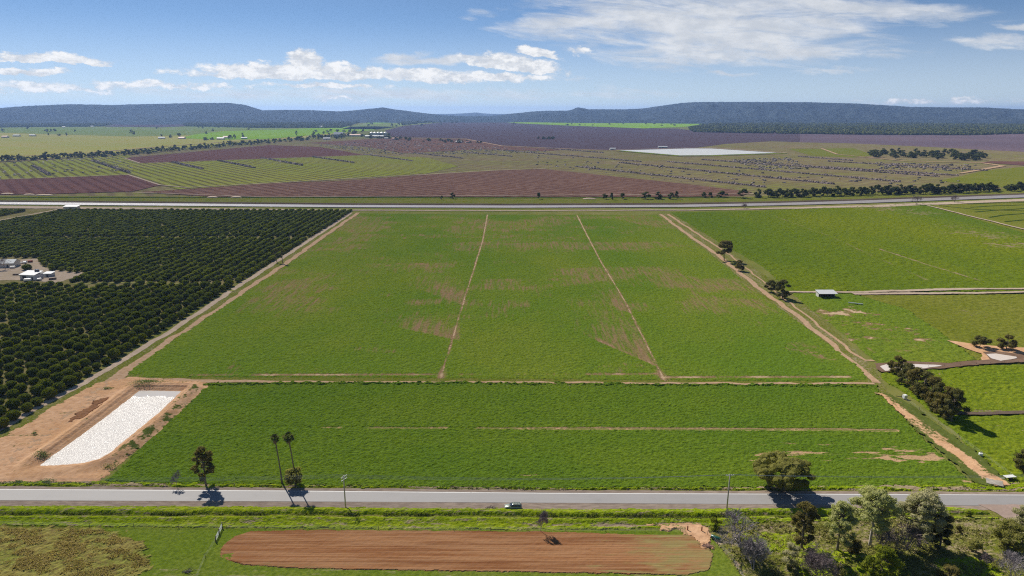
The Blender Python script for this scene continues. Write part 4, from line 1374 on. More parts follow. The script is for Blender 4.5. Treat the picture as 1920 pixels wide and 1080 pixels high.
pos = [p for p in pos if not (p[1] < 222 and p[0] > -170)]
pos.sort(key=lambda p: math.hypot(p[0], p[1]))
for i, (x, y) in enumerate(pos[:300]):
    s = rng.uniform(.80, 1.16)
    e = empty('citrus_tree', (x, y, 0.05), rng.uniform(0, 6.28), 'round dark green citrus tree in the rows at the near end of the big orchard', 'tree', 'citrus trees in the near rows of the orchard')
    e.scale = (s, s, s * rng.uniform(.9, 1.1))
    mc = cit[i % 5]
    link('crown', mc[0], e)
    link('trunk', mc[1], e)
lows = [citrus_mesh(s, False) for s in range(10, 18)]
lv = [(np.concatenate(g.V), np.concatenate(g.T), np.concatenate(g.Q), np.concatenate(g.A)) for g in lows]
V_, T_, Q_, A_ = [], [], [], []
nv = 0
for i, (x, y) in enumerate(pos[300:]):
    v, t, q, a = lv[i % 8]
    an = rng.uniform(0, 6.28)
    s = rng.uniform(.82, 1.12) * (1.0 if y < yg2 else .97)
    hs = s * (rng.uniform(.85, 1.05) if y < yg2 else rng.uniform(.8, .95))
    c_, s_ = math.cos(an) * s, math.sin(an) * s
    V_.append(np.stack([v[:, 0] * c_ - v[:, 1] * s_ + x, v[:, 0] * s_ + v[:, 1] * c_ + y, v[:, 2] * hs], 1))
    T_.append(t + nv)
    Q_.append(q + nv)
    A_.append(np.clip(a + rng.uniform(-.2, .25), 0, 1))
    nv += len(v)
tag(link('orchard_trees', np_mesh('orchard_trees', np.concatenate(V_), [np.concatenate(T_), np.concatenate(Q_)], [m_citrus], {'tone': np.concatenate(A_)})),
    'dense rows of dark green citrus trees stretching back to the canal', 'orchard', kind='stuff')
e = thing_tree('citrus_tree', cit[1], 51, 506, (1.5, 1.2, 1.0), 'wide clipped dark citrus bush standing alone in the dusty farmyard', 'tree')

# ------------------------------------------------------------------ single trees
HA = lambda px, py, top: height_at(px, py, top)


def place(name, mk, px, py, top, wpx, label, cat='tree', group=None, rz=0.0, **kw):
    """build a tree to the height and width it has in the photograph"""
    h = max(.8, HA(px, py, top))
    w = wpx * mpp(py)
    ms = mk(h, w)
    return thing_tree(name, ms, px, py, 1.0, label, cat, group, rz, **kw)


def gum(seed, **kw):
    return lambda h, w: tree_meshes('gum', seed, h, w, **kw)


def bar(seed, **kw):
    return lambda h, w: bare_meshes('bare', seed, h, w, **kw)


place('gum_tree', gum(1, bare=.2, nclump=48, nleaf=4600, leaf=.34, mat=m_gumdark), 387, 911, 837, 48, 'tall dark gum tree beside the road, left of the two palms')
place('bare_tree', bar(2, depth=5), 331, 912, 883, 19, 'small leafless grey tree at the road edge, left of the tall dark gum', crown='branches')
place('gum_tree', gum(3, bare=.2, nclump=22, nleaf=4600, leaf=.32, mat=m_gumolive, shape='round'), 552, 911, 877, 37, 'short bushy olive tree at the foot of the two palms')
place('spreading_tree', gum(4, bare=.30, nclump=80, nleaf=10000, leaf=.30, mat=m_gumolive, shape='round', stems=6), 1464, 919, 858, 118, 'wide many stemmed olive tree beside the road, throwing a broad shadow on the bitumen')
place('gum_tree', gum(5, bare=.2, nclump=60, nleaf=8500, leaf=.32, mat=m_gumdark), 1503, 1030, 943, 62, 'dark brownish gum tree, first tall gum to the right of the leafless grey trees')
place('gum_tree', gum(6, bare=.2, nclump=58, nleaf=8000, leaf=.34, mat=m_gumpale), 1570, 1034, 940, 60, 'pale green gum tree between the dark brownish gum and the white trunked gum')
place('gum_tree', gum(7, bare=.40, nclump=72, nleaf=10500, leaf=.34, mat=m_gumpale, bark=m_whitebark), 1630, 1026, 916, 96, 'tall white trunked gum tree with a broad yellow green crown near the roadside')
place('gum_tree', gum(8, bare=.22, nclump=90, nleaf=14000, leaf=.34, mat=m_gumgrey), 1722, 1027, 921, 100, 'large grey green gum tree, rightmost of the tall gums before the side road')
place('gum_tree', gum(9, bare=.1, nclump=24, nleaf=5000, leaf=.34, mat=m_sheoak, shape='round'), 1760, 1030, 962, 46, 'dark low spreading tree pressed against the right side of the large grey green gum')
place('bare_tree', bar(10, depth=6, split=(2, 4), low=True, r0=.34), 1389, 1026, 967, 94, 'big leafless grey tree beside the dark green tank', crown='branches')
place('bare_tree', bar(11, depth=6, split=(3, 5), low=True), 1412, 1070, 1016, 66, 'leafless silver grey shrub in front of the big leafless tree', 'shrub', crown='branches')
place('bare_tree', bar(12, depth=6, low=True, mat=m_twigbrown), 1535, 1092, 1036, 66, 'leafless purple brown shrub at the bottom edge, left of the bright green bush', 'shrub', crown='branches')
place('green_bush', gum(13, bare=.05, nclump=60, nleaf=9000, leaf=.32, mat=m_green, shape='round'), 1650, 1088, 1026, 72, 'dense round bright green bush in front of the tall gums', 'bush')
place('pale_shrub', gum(14, bare=.05, nclump=18, nleaf=2600, leaf=.28, mat=m_gumgrey, shape='round', stems=3), 1482, 1066, 1020, 36, 'silvery pale leafy shrub below the dark brownish gum', 'shrub')
place('bare_tree', bar(15, depth=5, low=True, mat=m_twigbrown), 1655, 1030, 983, 70, 'brown leafless thicket at the foot of the white trunked gum', 'shrub', crown='branches')
place('bare_tree', bar(16, depth=5, low=True, mat=m_twigbrown), 1700, 1030, 985, 60, 'brown leafless thicket left of the trunk of the large grey green gum', 'shrub', crown='branches')
place('green_bush', gum(17, bare=.05, nclump=14, nleaf=2000, leaf=.3, mat=m_gumdark, shape='round'), 1600, 1037, 1010, 32, 'dark bush between the trunks of the pale green gum and the white trunked gum', 'bush')
place('gum_tree', gum(18, bare=.15, nclump=26, nleaf=6000, leaf=.32, mat=m_gumolive, shape='round'), 1888, 1036, 978, 62, 'yellow olive bushy tree at the right edge, below the side road')
place('gum_tree', gum(19, bare=.3, nclump=26, nleaf=6000, leaf=.34, mat=m_gumgrey), 1915, 1020, 952, 50, 'grey green gum cut by the right edge of the picture, beside the side road')
place('small_tree', gum(20, bare=.3, nclump=14, nleaf=1500, leaf=.26, mat=m_gumolive, shape='round', stems=3), 1826, 1036, 1012, 30, 'small open olive tree alone on the grass below the side road')
place('gum_tree', gum(21, bare=.15, nclump=30, nleaf=7000, leaf=.34, mat=m_sheoak, shape='round'), 1922, 908, 842, 60, 'dark spreading tree at the right edge, on the field side of the road')
place('bare_tree', bar(22, depth=6), 1014, 997, 956, 26, 'thin leafless tree on the fence line, right of the car', crown='branches')
place('green_bush', gum(23, bare=.02, nclump=12, nleaf=1300, leaf=.26, mat=m_green, shape='round'), 1340, 993, 972, 24, 'small dark green bush beside the paddock gateway', 'bush')
place('bare_tree', bar(24, depth=5, low=True), 1900, 1092, 1045, 60, 'leafless grey shrub in the bottom right corner', 'shrub', crown='branches')
place('bare_tree', bar(25, depth=5, low=True, mat=m_twigbrown), 1848, 1062, 1038, 26, 'low brown leafless shrub below the small open olive tree', 'shrub', crown='branches')
place('green_bush', gum(26, bare=.02, nclump=10, nleaf=900, leaf=.26, mat=m_green, shape='round'), 1815, 968, 957, 12, 'tiny green bush on the verge left of the side road', 'bush')
place('green_bush', gum(27, bare=.02, nclump=10, nleaf=900, leaf=.26, mat=m_gumdark, shape='round'), 1797, 1000, 985, 12, 'tiny dark bush right of the large grey green gum', 'bush')
place('pale_shrub', gum(28, bare=.02, nclump=12, nleaf=1400, leaf=.26, mat=m_gumdark, shape='round'), 1780, 1086, 1062, 40, 'low dark shrub on the bottom edge below the large grey green gum', 'shrub')
place('green_bush', gum(29, bare=.02, nclump=16, nleaf=2200, leaf=.28, mat=m_gumolive, shape='round'), 1570, 1090, 1058, 34, 'olive bush on the bottom edge, between the purple brown shrub and the bright green bush', 'bush')
# scattered trees of the right-hand fields
place('gum_tree', gum(31, bare=.3, nclump=20, nleaf=2200, leaf=.5, mat=m_gumdark), 1358, 489, 450, 42, 'open crowned gum tree beside the track on the right of the big field')
place('gum_tree', gum(32, bare=.08, nclump=14, nleaf=1500, leaf=.5, mat=m_gumdark, shape='round'), 1385, 508, 487, 20, 'small round tree just below the open crowned gum beside the track')
place('gum_tree', gum(33, bare=.08, nclump=16, nleaf=1800, leaf=.5, mat=m_sheoak, shape='round'), 1446, 548, 524, 26, 'left half of the dark pair of trees beside the open shed')
place('gum_tree', gum(34, bare=.1, nclump=20, nleaf=2400, leaf=.5, mat=m_sheoak, shape='round'), 1467, 560, 524, 32, 'right and taller half of the dark pair of trees beside the open shed')
place('gum_tree', gum(35, bare=.3, nclump=14, nleaf=1800, leaf=.42, mat=m_sheoak), 1837, 653, 630, 34, 'small dark tree on the bank left of the round tree by the small pond')
place('gum_tree', gum(36, bare=.12, nclump=20, nleaf=2400, leaf=.42, mat=m_gumdark, shape='round'), 1886, 657, 627, 35, 'round olive grey tree on the bank above the small pond')
ROW = [(1681, 702, 668, 36), (1700, 722, 682, 44), (1716, 736, 688, 44), (1732, 748, 696, 44), (1745, 760, 706, 42), (1757, 772, 716, 42), (1770, 783, 724, 46), (1784, 792, 729, 48)]
words = ['farthest tree of the dark row beside the pond, standing a little apart', 'second tree from the far end of the dark row beside the lower right track', 'third tree from the far end of the dark row beside the lower right track', 'fourth tree from the far end of the dark row beside the lower right track',
         'fourth tree from the near end of the dark row beside the lower right track', 'third tree from the near end of the dark row beside the lower right track', 'second tree from the near end of the dark row beside the lower right track', 'nearest and largest tree of the dark row beside the lower right track']
for i, (a, b, c, d) in enumerate(ROW):
    place('row_tree', gum(40 + i, bare=.06, nclump=26, nleaf=3600, leaf=.42, mat=m_sheoak if i % 2 else m_gumdark, shape='round'), a, b, c, d, words[i], group='row of dark trees beside the lower right track')
for i, (a, b, c, d, l) in enumerate([(519, 492, 466, 12, 'thin open tree on the orchard edge, left of its pair'), (530, 494, 464, 14, 'thin open tree on the orchard edge, right of its pair')]):
    place('thin_tree', gum(50 + i, bare=.35, nclump=9, nleaf=420, leaf=.5, mat=m_sheoak), a, b, c, d, l)
for i, (a, b, c, d, l) in enumerate([(1718, 384, 366, 18, 'leafless brown tree on the canal track, left of its pair'), (1790, 379, 365, 16, 'leafless brown tree on the canal track, right of its pair'), (1396, 391, 382, 14, 'low leafless bush on the canal bank, right of centre'), (12, 505, 484, 24, 'leafless grey tree in front of the farm house')]):
    place('bare_tree', bar(55 + i, depth=5, mat=m_twigbrown, low=i < 3), a, b, c, d, l, crown='branches')

# ------------------------------------------------------------------ palms
def palm(px, py, top, seed, lean, label, scale=1.0):
    rng = np.random.default_rng(seed)
    h = HA(px, py, top) - .6
    x, y = G(px, py)
    e = empty('palm_tree', (x, y, 0), 0, label, 'palm', 'two tall palms beside the road')
    t = Geo()
    P_ = [(lean * (i / 7) ** 1.6, 0, -.3 + (h + .3) * i / 7) for i in range(8)]
    t.tube(P_, [.34, .24, .20, .18, .17, .17, .18, .20], 9)
    link('trunk', t.mesh('palm_trunk', m_bark, True), e)
    g, dd = Geo(), Geo()
    top_ = np.array(P_[-1])
    for i in range(36):
        a, el_ = i * 2.4, rng.uniform(-.55, 1.35)
        L = rng.uniform(.7, 1.0) * scale
        d = np.array([math.cos(a) * math.cos(el_), math.sin(a) * math.cos(el_), math.sin(el_)])
        c = top_ + d * L
        g.tube([top_, c], [.035, .02], 3, False)
        side = np.cross(d, (0, 0, 1.0))
        side /= np.linalg.norm(side) + 1e-6
        up = np.cross(side, d)
        R = rng.uniform(.62, .95) * scale
        for k_ in range(11):                      # blades of one fan
            b = -1.35 + k_ * .27
            tip = c + (d * math.cos(b) + side * math.sin(b)) * R + np.array([0, 0, -.28 * R])
            w_ = (-d * math.sin(b) + side * math.cos(b)) * .085
            mid = c + (d * math.cos(b) + side * math.sin(b)) * R * .55 + up * .03
            g.add([c, mid - w_, tip, mid + w_], quad=[(0, 1, 2, 3)], tone=rng.uniform(0, 1))
    for i in range(42):                            # skirt of dead leaves hanging under the crown
        a = i * 2.4
        r = rng.uniform(.22, .62) * scale
        z0 = top_[2] - rng.uniform(.1, .9)
        c = np.array([top_[0] + math.cos(a) * r, math.sin(a) * r, z0])
        w_ = np.array([-math.sin(a), math.cos(a), 0]) * .16
        dd.add([c - w_, c + w_, c + w_ * .5 + (0, 0, -rng.uniform(.6, 1.3)), c - w_ * .5 + (0, 0, -rng.uniform(.6, 1.3))], quad=[(0, 1, 2, 3)])
    link('crown', g.mesh('palm_crown', m_frond), e)
    link('dead_fronds', dd.mesh('palm_dead_fronds', m_deadfrond), e)


palm(529, 907, 819, 5, -.9, 'left and slimmer of the two tall palms beside the road', .95)
palm(555, 909, 817, 6, -1.0, 'right palm of the two, with the fuller head, rising behind the bushy olive tree', 1.15)

# ------------------------------------------------------------------ trees of the middle distance: a few shapes shared by many
def lowtree(seed, shape='round'):
    return tree_meshes('far', seed, 10.0, 9.0, bare=.06, nclump=12, nleaf=230, leaf=1.7, mat=m_far, shape=shape, core=True)


FT = [lowtree(100 + i, 'round' if i % 2 else 'gum') for i in range(6)]


def far_tree(px, py, hpx, wpx, label, group=None, name='far_tree'):
    k_ = mpp(py)
    i = int(abs(px * 7.3 + py * 3.1)) % 6
    x, y = G(px, py)
    return thing_tree(name, FT[i], px, py, (wpx * k_ / 9.0, wpx * k_ / 9.0, max(.5, hpx * k_ / 10.0)), label, 'tree', group, (px * 1.7) % 6.28)


rng = np.random.default_rng(5)
LB = 'dark bushy tree in the long shelter belt running across the left plain'
sb = [(-10, 304), (60, 301), (130, 297), (240, 291), (330, 283), (400, 277), (470, 271), (520, 267), (575, 263), (620, 259), (660, 256)]
for i in range(96):
    t = i / 95
    px = -10 + 670 * t
    py = np.interp(px, [p[0] for p in sb], [p[1] for p in sb]) + rng.uniform(-1, 1)
    s_ = mpp(297) / mpp(py)
    far_tree(px + rng.uniform(-2, 2), py, rng.uniform(7, 13) * s_ ** .6 + (3 if i in (7, 14, 28) else 0), rng.uniform(9, 14) * s_ ** .6, LB, 'trees of the shelter belt on the left plain', 'shelter_tree')
LB = 'dark bushy tree in the dense line along the far right side of the canal'
for i in range(72):
    px = 1440 + 6.9 * i
    if 1872 < px < 1886:
        continue
    py = np.interp(px, [1440, 1500, 1600, 1700, 1800, 1920, 1960], [371.5, 370, 367, 365, 362.5, 357.5, 356]) + rng.uniform(-1.5, .5)
    far_tree(px + rng.uniform(-2, 2), py, rng.uniform(11, 18) + 2 * (px > 1640 and px < 1860), rng.uniform(13, 19), LB, 'trees lining the right end of the canal', 'canal_tree')
LB = 'dark tree in the dense grove beyond the dam on the right'
for i in range(64):
    px = rng.uniform(1632, 1846)
    py = rng.uniform(288, 299) + (px - 1632) * .012
    far_tree(px, py, rng.uniform(8, 12), rng.uniform(11, 16), LB, 'trees of the grove beyond the dam', 'grove_tree')
for i, (px, py, hp, wp, l) in enumerate([(828, 375, 8, 7, 'tiny dark bush on the canal verge, leftmost of all'), (848, 373, 12, 11, 'round tree on the canal verge, second from the left'), (1010, 374, 13, 9, 'lone narrow tree at the middle of the canal verge'), (1134, 374, 12, 10, 'left bushy tree of the close pair right of the lone narrow tree by the canal'),
                                         (1147, 375, 14, 7, 'narrow dark right tree of the close pair by the canal'), (1167, 374, 12, 12, 'thin greyish tree just right of the close pair by the canal'), (1210, 374, 14, 20, 'wide low tree, left of three neighbours by the canal'), (1234, 374, 15, 17, 'middle of three neighbouring trees by the canal'),
                                         (1258, 374, 13, 14, 'third of three neighbouring trees by the canal, touching a darker one'), (1268, 373, 15, 9, 'narrow dark tree touching the third of three neighbours by the canal'), (1320, 371, 11, 12, 'left bush of a pair below the brown field edge by the canal'), (1332, 371, 11, 9, 'right bush of a pair below the brown field edge by the canal'),
                                         (1353, 370, 12, 20, 'wide low tree by the canal, left of the tall round one'), (1393, 372, 18, 20, 'tall round tree by the canal, left of the dense line'), (1421, 371, 17, 17, 'round tree by the canal standing just before the dense line begins')]):
    far_tree(px, py, hp, wp, l, None, 'canal_tree')
for px, py, hp, wp, l in [(5, 247, 6, 7, 'small dark tree at the far left edge of the plain'), (52, 242, 4, 6, 'small tree on the far left plain near the forest edge'), (89, 248, 6, 10, 'wide dark tree, left of the group of three on the far plain'), (96, 247, 5, 5, 'middle tree of the group of three on the far plain'), (103, 247, 6, 7, 'right tree of the group of three on the far plain'),
                          (91, 254, 5, 3, 'narrow tree just below the group of three on the far plain'), (111, 255, 4, 8, 'low dark bush right of the far farmstead'), (125, 255, 7, 4, 'slim tree alone right of the far farmstead'), (141, 247, 4, 4, 'tiny lone tree on the far green plain'), (246, 250, 7, 7, 'left tree of a touching pair on the pale plain'),
                          (251, 252, 6, 6, 'right tree of a touching pair on the pale plain'), (294, 242, 4, 4, 'tiny lone tree on the far plain above the white house'), (303, 256, 5, 4, 'small tree behind the white far house'), (320, 258, 6, 7, 'tree between the two far houses on the plain'), (336, 258, 8, 10, 'tree beside the red roofed far house'),
                          (372, 241, 4, 4, 'left of two tiny trees on the bright green paddock'), (380, 241, 4, 5, 'tiny tree high on the bright green paddock, second from the left'), (387, 251, 5, 5, 'small tree alone in the bright green paddock'), (399, 246, 5, 5, 'tree near the top edge of the bright green paddock'), (410, 240, 5, 6, 'small tree on the forest side of the bright green paddock'),
                          (466, 243, 4, 5, 'small lone tree in the right part of the bright green paddock'), (386, 263, 6, 12, 'bush left of the white farm sheds'), (398, 262, 5, 9, 'bush just left of the largest white farm shed'), (432, 261, 8, 12, 'round dark tree right of the white farm sheds'), (440, 260, 8, 6, 'narrow tree right of the round one by the farm sheds'),
                          (456, 259, 10, 6, 'tall thin tree alone beyond the shelter belt'), (556, 254, 9, 5, 'tall thin tree above the shelter belt near its end')]:
    far_tree(px, py, hp, wp, l)
LB = 'dark tree around the grain silos and sheds in the distance'
for i in range(52):
    px = rng.uniform(585, 770)
    py = rng.uniform(255.5, 261) if px < 740 else rng.uniform(260, 265)
    if rng.uniform() < .45 and px < 690:
        py = rng.uniform(247, 252)
    far_tree(px, py, rng.uniform(4, 7), rng.uniform(5, 10), LB, 'trees around the grain silos', 'farm_tree')
LB = 'small dark tree in the scattered line between the brown land and the bare orchard'
for i in range(26):
    far_tree(rng.uniform(785, 905), rng.uniform(264, 269), rng.uniform(3, 6), rng.uniform(4, 9), LB, 'trees scattered right of the grain silos', 'far_tree')
LB = 'small dark tree in the clump standing in the bare orchard'
for i in range(14):
    far_tree(rng.uniform(998, 1048), rng.uniform(260, 262), rng.uniform(3, 6), rng.uniform(4, 8), LB, 'clump of trees in the bare orchard')
LB = 'small dark tree dotting the bright green land under the hills'
for i in range(34):
    px = rng.uniform(962, 1330)
    far_tree(px, rng.uniform(226, 236), rng.uniform(2, 4), rng.uniform(3, 7), LB, 'trees dotting the far bright green land')
LB = 'small dark tree on the patchwork of far paddocks left of the gap in the hills'
for i in range(36):
    px = rng.uniform(650, 860)
    far_tree(px, rng.uniform(224, 242) - (px - 650) * .03, rng.uniform(3, 5), rng.uniform(4, 8), LB, 'trees among the far paddocks')

# ------------------------------------------------------------------ far woodland at the foot of the hills
def wood(name, polys, n, label, seed, hmin=8, hmax=14):
    rng = np.random.default_rng(seed)
    V0, F0 = ICO[0]
    V_, F_, A_ = [], [], []
    nv = 0
    for poly, share in polys:
        W = PP(poly)
        xs, ys = [p[0] for p in W], [p[1] for p in W]
        got = 0
        while got < n * share:
            x = rng.uniform(min(xs), max(xs), 20000)
            y = rng.uniform(min(ys), max(ys), 20000)
            ok = inside(x, y, W) & (fbm(x / 130, y / 180, seed, 3) > .33)
            x, y = x[ok], y[ok]
            # more of them where they are seen, at the near side
            kp = rng.uniform(size=len(x)) < (min(ys) / y) ** 2.5
            x, y = x[kp], y[kp]
            m_ = int(min(len(x), n * share - got))
            if m_ <= 0:
                break
            x, y = x[:m_], y[:m_]
            h = rng.uniform(hmin, hmax, m_)
            r = rng.uniform(5.5, 10, m_)
            jit = rng.uniform(.75, 1.25, (m_, len(V0), 1))
            P_ = V0[None] * jit * np.stack([r, r, h * .55], 1)[:, None, :] + np.stack([x, y, h * .45], 1)[:, None, :]
            V_.append(P_.reshape(-1, 3))
            F_.append((F0[None] + (np.arange(m_) * len(V0))[:, None, None]).reshape(-1, 3) + nv)
            A_.append(np.repeat(rng.uniform(0, 1, m_), len(V0)))
            nv += m_ * len(V0)
            got += m_
    tag(link(name, np_mesh(name, np.concatenate(V_), np.concatenate(F_), [m_far], {'tone': np.concatenate(A_)})), label, 'woodland', kind='stuff')


wood('woodland', [([(-60, 240), (100, 238), (185, 238), (210, 234), (200, 222), (-60, 220)], .35), ([(200, 231), (340, 232), (350, 237), (480, 240), (640, 240), (660, 234), (690, 226), (690, 220), (200, 220)], .65)], 30000, 'far dense woodland along the foot of the left hills', 3)
wood('woodland', [([(1300, 248), (1400, 250), (1620, 253), (1820, 254), (1960, 250), (1960, 228), (1500, 226), (1340, 232), (1290, 240)], 1.0)], 16000, 'far dense woodland along the foot of the right hills', 4)
wood('woodland', [([(850, 224), (960, 225), (1000, 222), (1280, 223), (1340, 227), (1340, 220), (1100, 217.5), (860, 217.5)], .6), ([(755, 235), (850, 226), (850, 221), (700, 222), (700, 226), (750, 226)], .4)], 5000, 'far patchy woodland in the gap between the hills', 6)

# ------------------------------------------------------------------ heaps of pulled-out trees lying in long rows
def windrow(a, b, wpx, hgt, label, seed):
    rng = np.random.default_rng(seed)
    A, B = np.array(G(*a)), np.array(G(*b))
    L = np.linalg.norm(B - A)
    n = int(L / 2.6)
    g = Geo()
    D = (B - A) / L
    N = np.array([-D[1], D[0]])
    V0, F0 = ICO[1]
    for i in range(n):
        c = A + (B - A) * (i + rng.uniform(-.4, .4)) / n + N * rng.normal() * wpx * .3
        r = rng.uniform(1.6, 3.0)
        v = V0 * rng.uniform(.6, 1.35, (len(V0), 1)) * (r, r * 1.1, rng.uniform(.6, 1.15) * hgt)
        g.add(v + (c[0], c[1], .4), tri=F0, tone=rng.uniform())
        for _ in range(3):
            q = np.array([c[0], c[1], hgt * .5]) + rng.normal(size=3) * (1.6, 1.6, .3)
            e_ = q + rng.normal(size=3) * (2, 2, .8) + (0, 0, .8)
            g.tube([q, e_], [.14, .05], 3, False)
    o = link('windrow', g.mesh('windrow', m_windrow))
    tag(o, label, 'brush heap', 'long heaps of pulled out trees in the middle distance')


WR = [((62, 312), (93, 330), 'short heap of dead trees above the left brown field'), ((173, 302), (243, 325), 'heap of dead trees ending at the corner of the left brown field'), ((324, 305), (380, 318), 'heap of dead trees just below the dark ploughed field'), ((410, 302), (477, 316), 'second heap of dead trees right of the dark ploughed field corner'),
      ((490, 297), (567, 311), 'third heap of dead trees below the right end of the dark ploughed field'), ((585, 295), (664, 306), 'heap of dead trees running off the right end of the dark ploughed field'), ((683, 290), (773, 302.5), 'long dark heap of dead trees in the centre of the cleared land'), ((780, 288), (868, 297.5), 'heap of dead trees, next right of the central one'),
      ((870, 286), (960, 294), 'heap of dead trees in the upper centre of the cleared land'), ((943, 282.5), (1054, 292), 'upper long heap of dead trees left of the dam'), ((1026, 279), (1132, 287), 'short heap of dead trees nearest the left tip of the dam'), ((1056, 291.5), (1203, 304), 'heap of dead trees just below the dam'),
      ((1080, 313), (1437, 352), 'lowest and longest heap of dead trees, above the brown field'), ((1166, 306), (1563, 346), 'second lowest long heap of dead trees on the right'), ((1252, 304), (1690, 342), 'third long heap of dead trees from the bottom on the right'), ((1317, 300), (1763, 332), 'fourth long heap of dead trees from the bottom on the right'),
      ((1507, 311.5), (1797, 330), 'heap of dead trees ending near the pale path on the right'), ((1553, 303), (1853, 321), 'heap of dead trees running under the dark grove'), ((1497, 294), (1600, 302), 'uppermost short heap of dead trees left of the dark grove')]
for i, (a, b, l) in enumerate(WR):
    windrow(a, b, 2.2, 2.6 if i > 5 else 3.2, l, 300 + i)

# low grey regrowth on the cleared land: too many to count
rng = np.random.default_rng(9)
g = Geo()
V0, F0 = ICO[0]
zones = [(PP([(590, 272), (735, 263), (930, 276), (1050, 284), (900, 290), (700, 290)]), 900), (PP([(1370, 300), (1480, 296), (1520, 318), (1420, 318)]), 260), (PP([(1000, 290), (1500, 330), (1800, 335), (1800, 350), (1300, 345), (1000, 310)]), 130), (PP([(1640, 305), (1830, 310), (1810, 322), (1650, 318)]), 200),
         (PP([(0, 305), (230, 292), (250, 320), (0, 335)]), 120)]
for W, n in zones:
    xs, ys = [p[0] for p in W], [p[1] for p in W]
    c = 0
    while c < n:
        x, y = rng.uniform(min(xs), max(xs)), rng.uniform(min(ys), max(ys))
        if inside(np.array(x), np.array(y), W):
            r = rng.uniform(1.0, 2.6)
            g.add(V0 * rng.uniform(.6, 1.3, (12, 1)) * (r * 1.5, r, r * .8) + (x, y, .6), tri=F0)
            c += 1
tag(link('regrowth', g.mesh('regrowth', plain('grey_regrowth', (.22, .185, .16), .95, scale=.05))), 'low greyish regrowth and dead scrub on the cleared land', 'scrub', kind='stuff')
# ------------------------------------------------------------------ power poles and lines
def power_pole(px, py, top, label, arm_rz, z_arm=(0.25,)):
    h = HA(px, py, top)
    x, y = G(px, py)
    e = empty('power_pole', (x, y, 0), 0, label, 'power pole', 'power poles beside the road')
    link('pole', Geo().tube([(0, 0, -.4), (0, 0, h * .5), (.02, 0, h)], [.19, .165, .13], 10).mesh('pole', m_pole, True), e)
    for dz in z_arm:
        a = Geo().box(0, -.14, h - dz, 2.3, .10, .12, 0).mesh('crossarm', m_galv)
        o = link('crossarm', a, e)
        o.rotation_euler = (0, 0, arm_rz)
        for sx in (-1.0, -.38, .38, 1.0):
            i = Geo().cyl(sx, -.14, h - dz + .06, h - dz + .16, .05, .05, 8).cyl(sx, -.14, h - dz + .16, h - dz + .24, .085, .06, 8)
            ii = link('insulator', i.mesh('insulator', m_white), o)
    br = Geo().tube([(-.55, -.10, h - z_arm[0]), (0, -.1, h - z_arm[0] - .6)], .025, 4).tube([(.55, -.10, h - z_arm[0]), (0, -.1, h - z_arm[0] - .6)], .025, 4)
    o = link('brace', br.mesh('brace', m_galv), e)
    o.rotation_euler = (0, 0, arm_rz)
    return x, y, h


x1, y1, h1 = power_pole(648, 951, 892, 'power pole left of the car, standing on the far left grass verge', rad(62), (.3, 1.1))
x2, y2, h2 = power_pole(1363, 953, 889, 'power pole on the right side, standing left of the leafless trees', rad(4), (.3,))
# the lines run on to poles outside the picture
yl, yr = y1 + 12.5, y2 + 1.0
for i, off in enumerate((-.95, -.36, .38, .98)):
    lbl = ('lowest and nearest', 'second lowest', 'second highest', 'highest and farthest')[i]
    a = (x1 - 190.0, y1 + off * 1.4 + 1, h1 + .2)
    b = (x1 + off * .47, y1 + off * .85, h1 - .1)
    c = (x2 + off * .9, y2 + off * .1 - .1, h2 - .1)
    d = (x2 + 150.0, y2 + off + 4, h2)
    g = Geo()
    for (p, q, sag) in ((a, b, 1.7), (b, c, 1.1), (c, d, 1.7)):
        g.tube([(p[0] + (q[0] - p[0]) * t, p[1] + (q[1] - p[1]) * t, p[2] + (q[2] - p[2]) * t - sag * 4 * t * (1 - t)) for t in np.linspace(0, 1, 16)], .021, 4, False)
    tag(link('power_line', g.mesh('power_line', m_steel)), lbl + ' of the four power lines strung along the road', 'power line', 'power lines along the road')


# ------------------------------------------------------------------ parked car
def paint(name, col):
    m, k = newmat(name)
    p = k.new('ShaderNodeBsdfPrincipled')
    k.put(p.inputs['Base Color'], col)
    p.inputs['Roughness'].default_value = .32
    p.inputs['Metallic'].default_value = .25
    p.inputs['Coat Weight'].default_value = .6
    k.l.new(p.outputs[0], k.out.inputs[0])
    return m


m_car = paint('champagne_paint', (0.20, 0.22, 0.17))
m_glass = plain('tinted_glass', (0.02, 0.03, 0.045), .06, 0, .9, 0)
m_tyre = plain('tyre', (0.018, 0.018, 0.018), .8)
m_rim = plain('alloy', (0.5, 0.5, 0.5), .35, .7)
m_lamp = plain('lamp_glass', (0.75, 0.75, 0.72), .1, .3, .8, 0)
m_red = plain('red_lamp', (0.35, 0.01, 0.01), .2, 0, .8, 0)


def loft(sections, mat, name, closed_ends=True):
    """sections: list of rings of equal length"""
    n = len(sections[0])
    V = np.array(sections).reshape(-1, 3)
    q = []
    for i in range(len(sections) - 1):
        for j in range(n):
            k_ = (j + 1) % n
            q.append((i * n + j, i * n + k_, (i + 1) * n + k_, (i + 1) * n + j))
    me = bpy.data.meshes.new(name)
    f = [tuple(a) for a in q]
    if closed_ends:
        f += [tuple(range(n))[::-1], tuple((len(sections) - 1) * n + j for j in range(n))]
    me.from_pydata([tuple(v) for v in V], [], f)
    me.materials.append(mat)
    me.polygons.foreach_set('use_smooth', [True] * len(f))
    me.update()
    return me


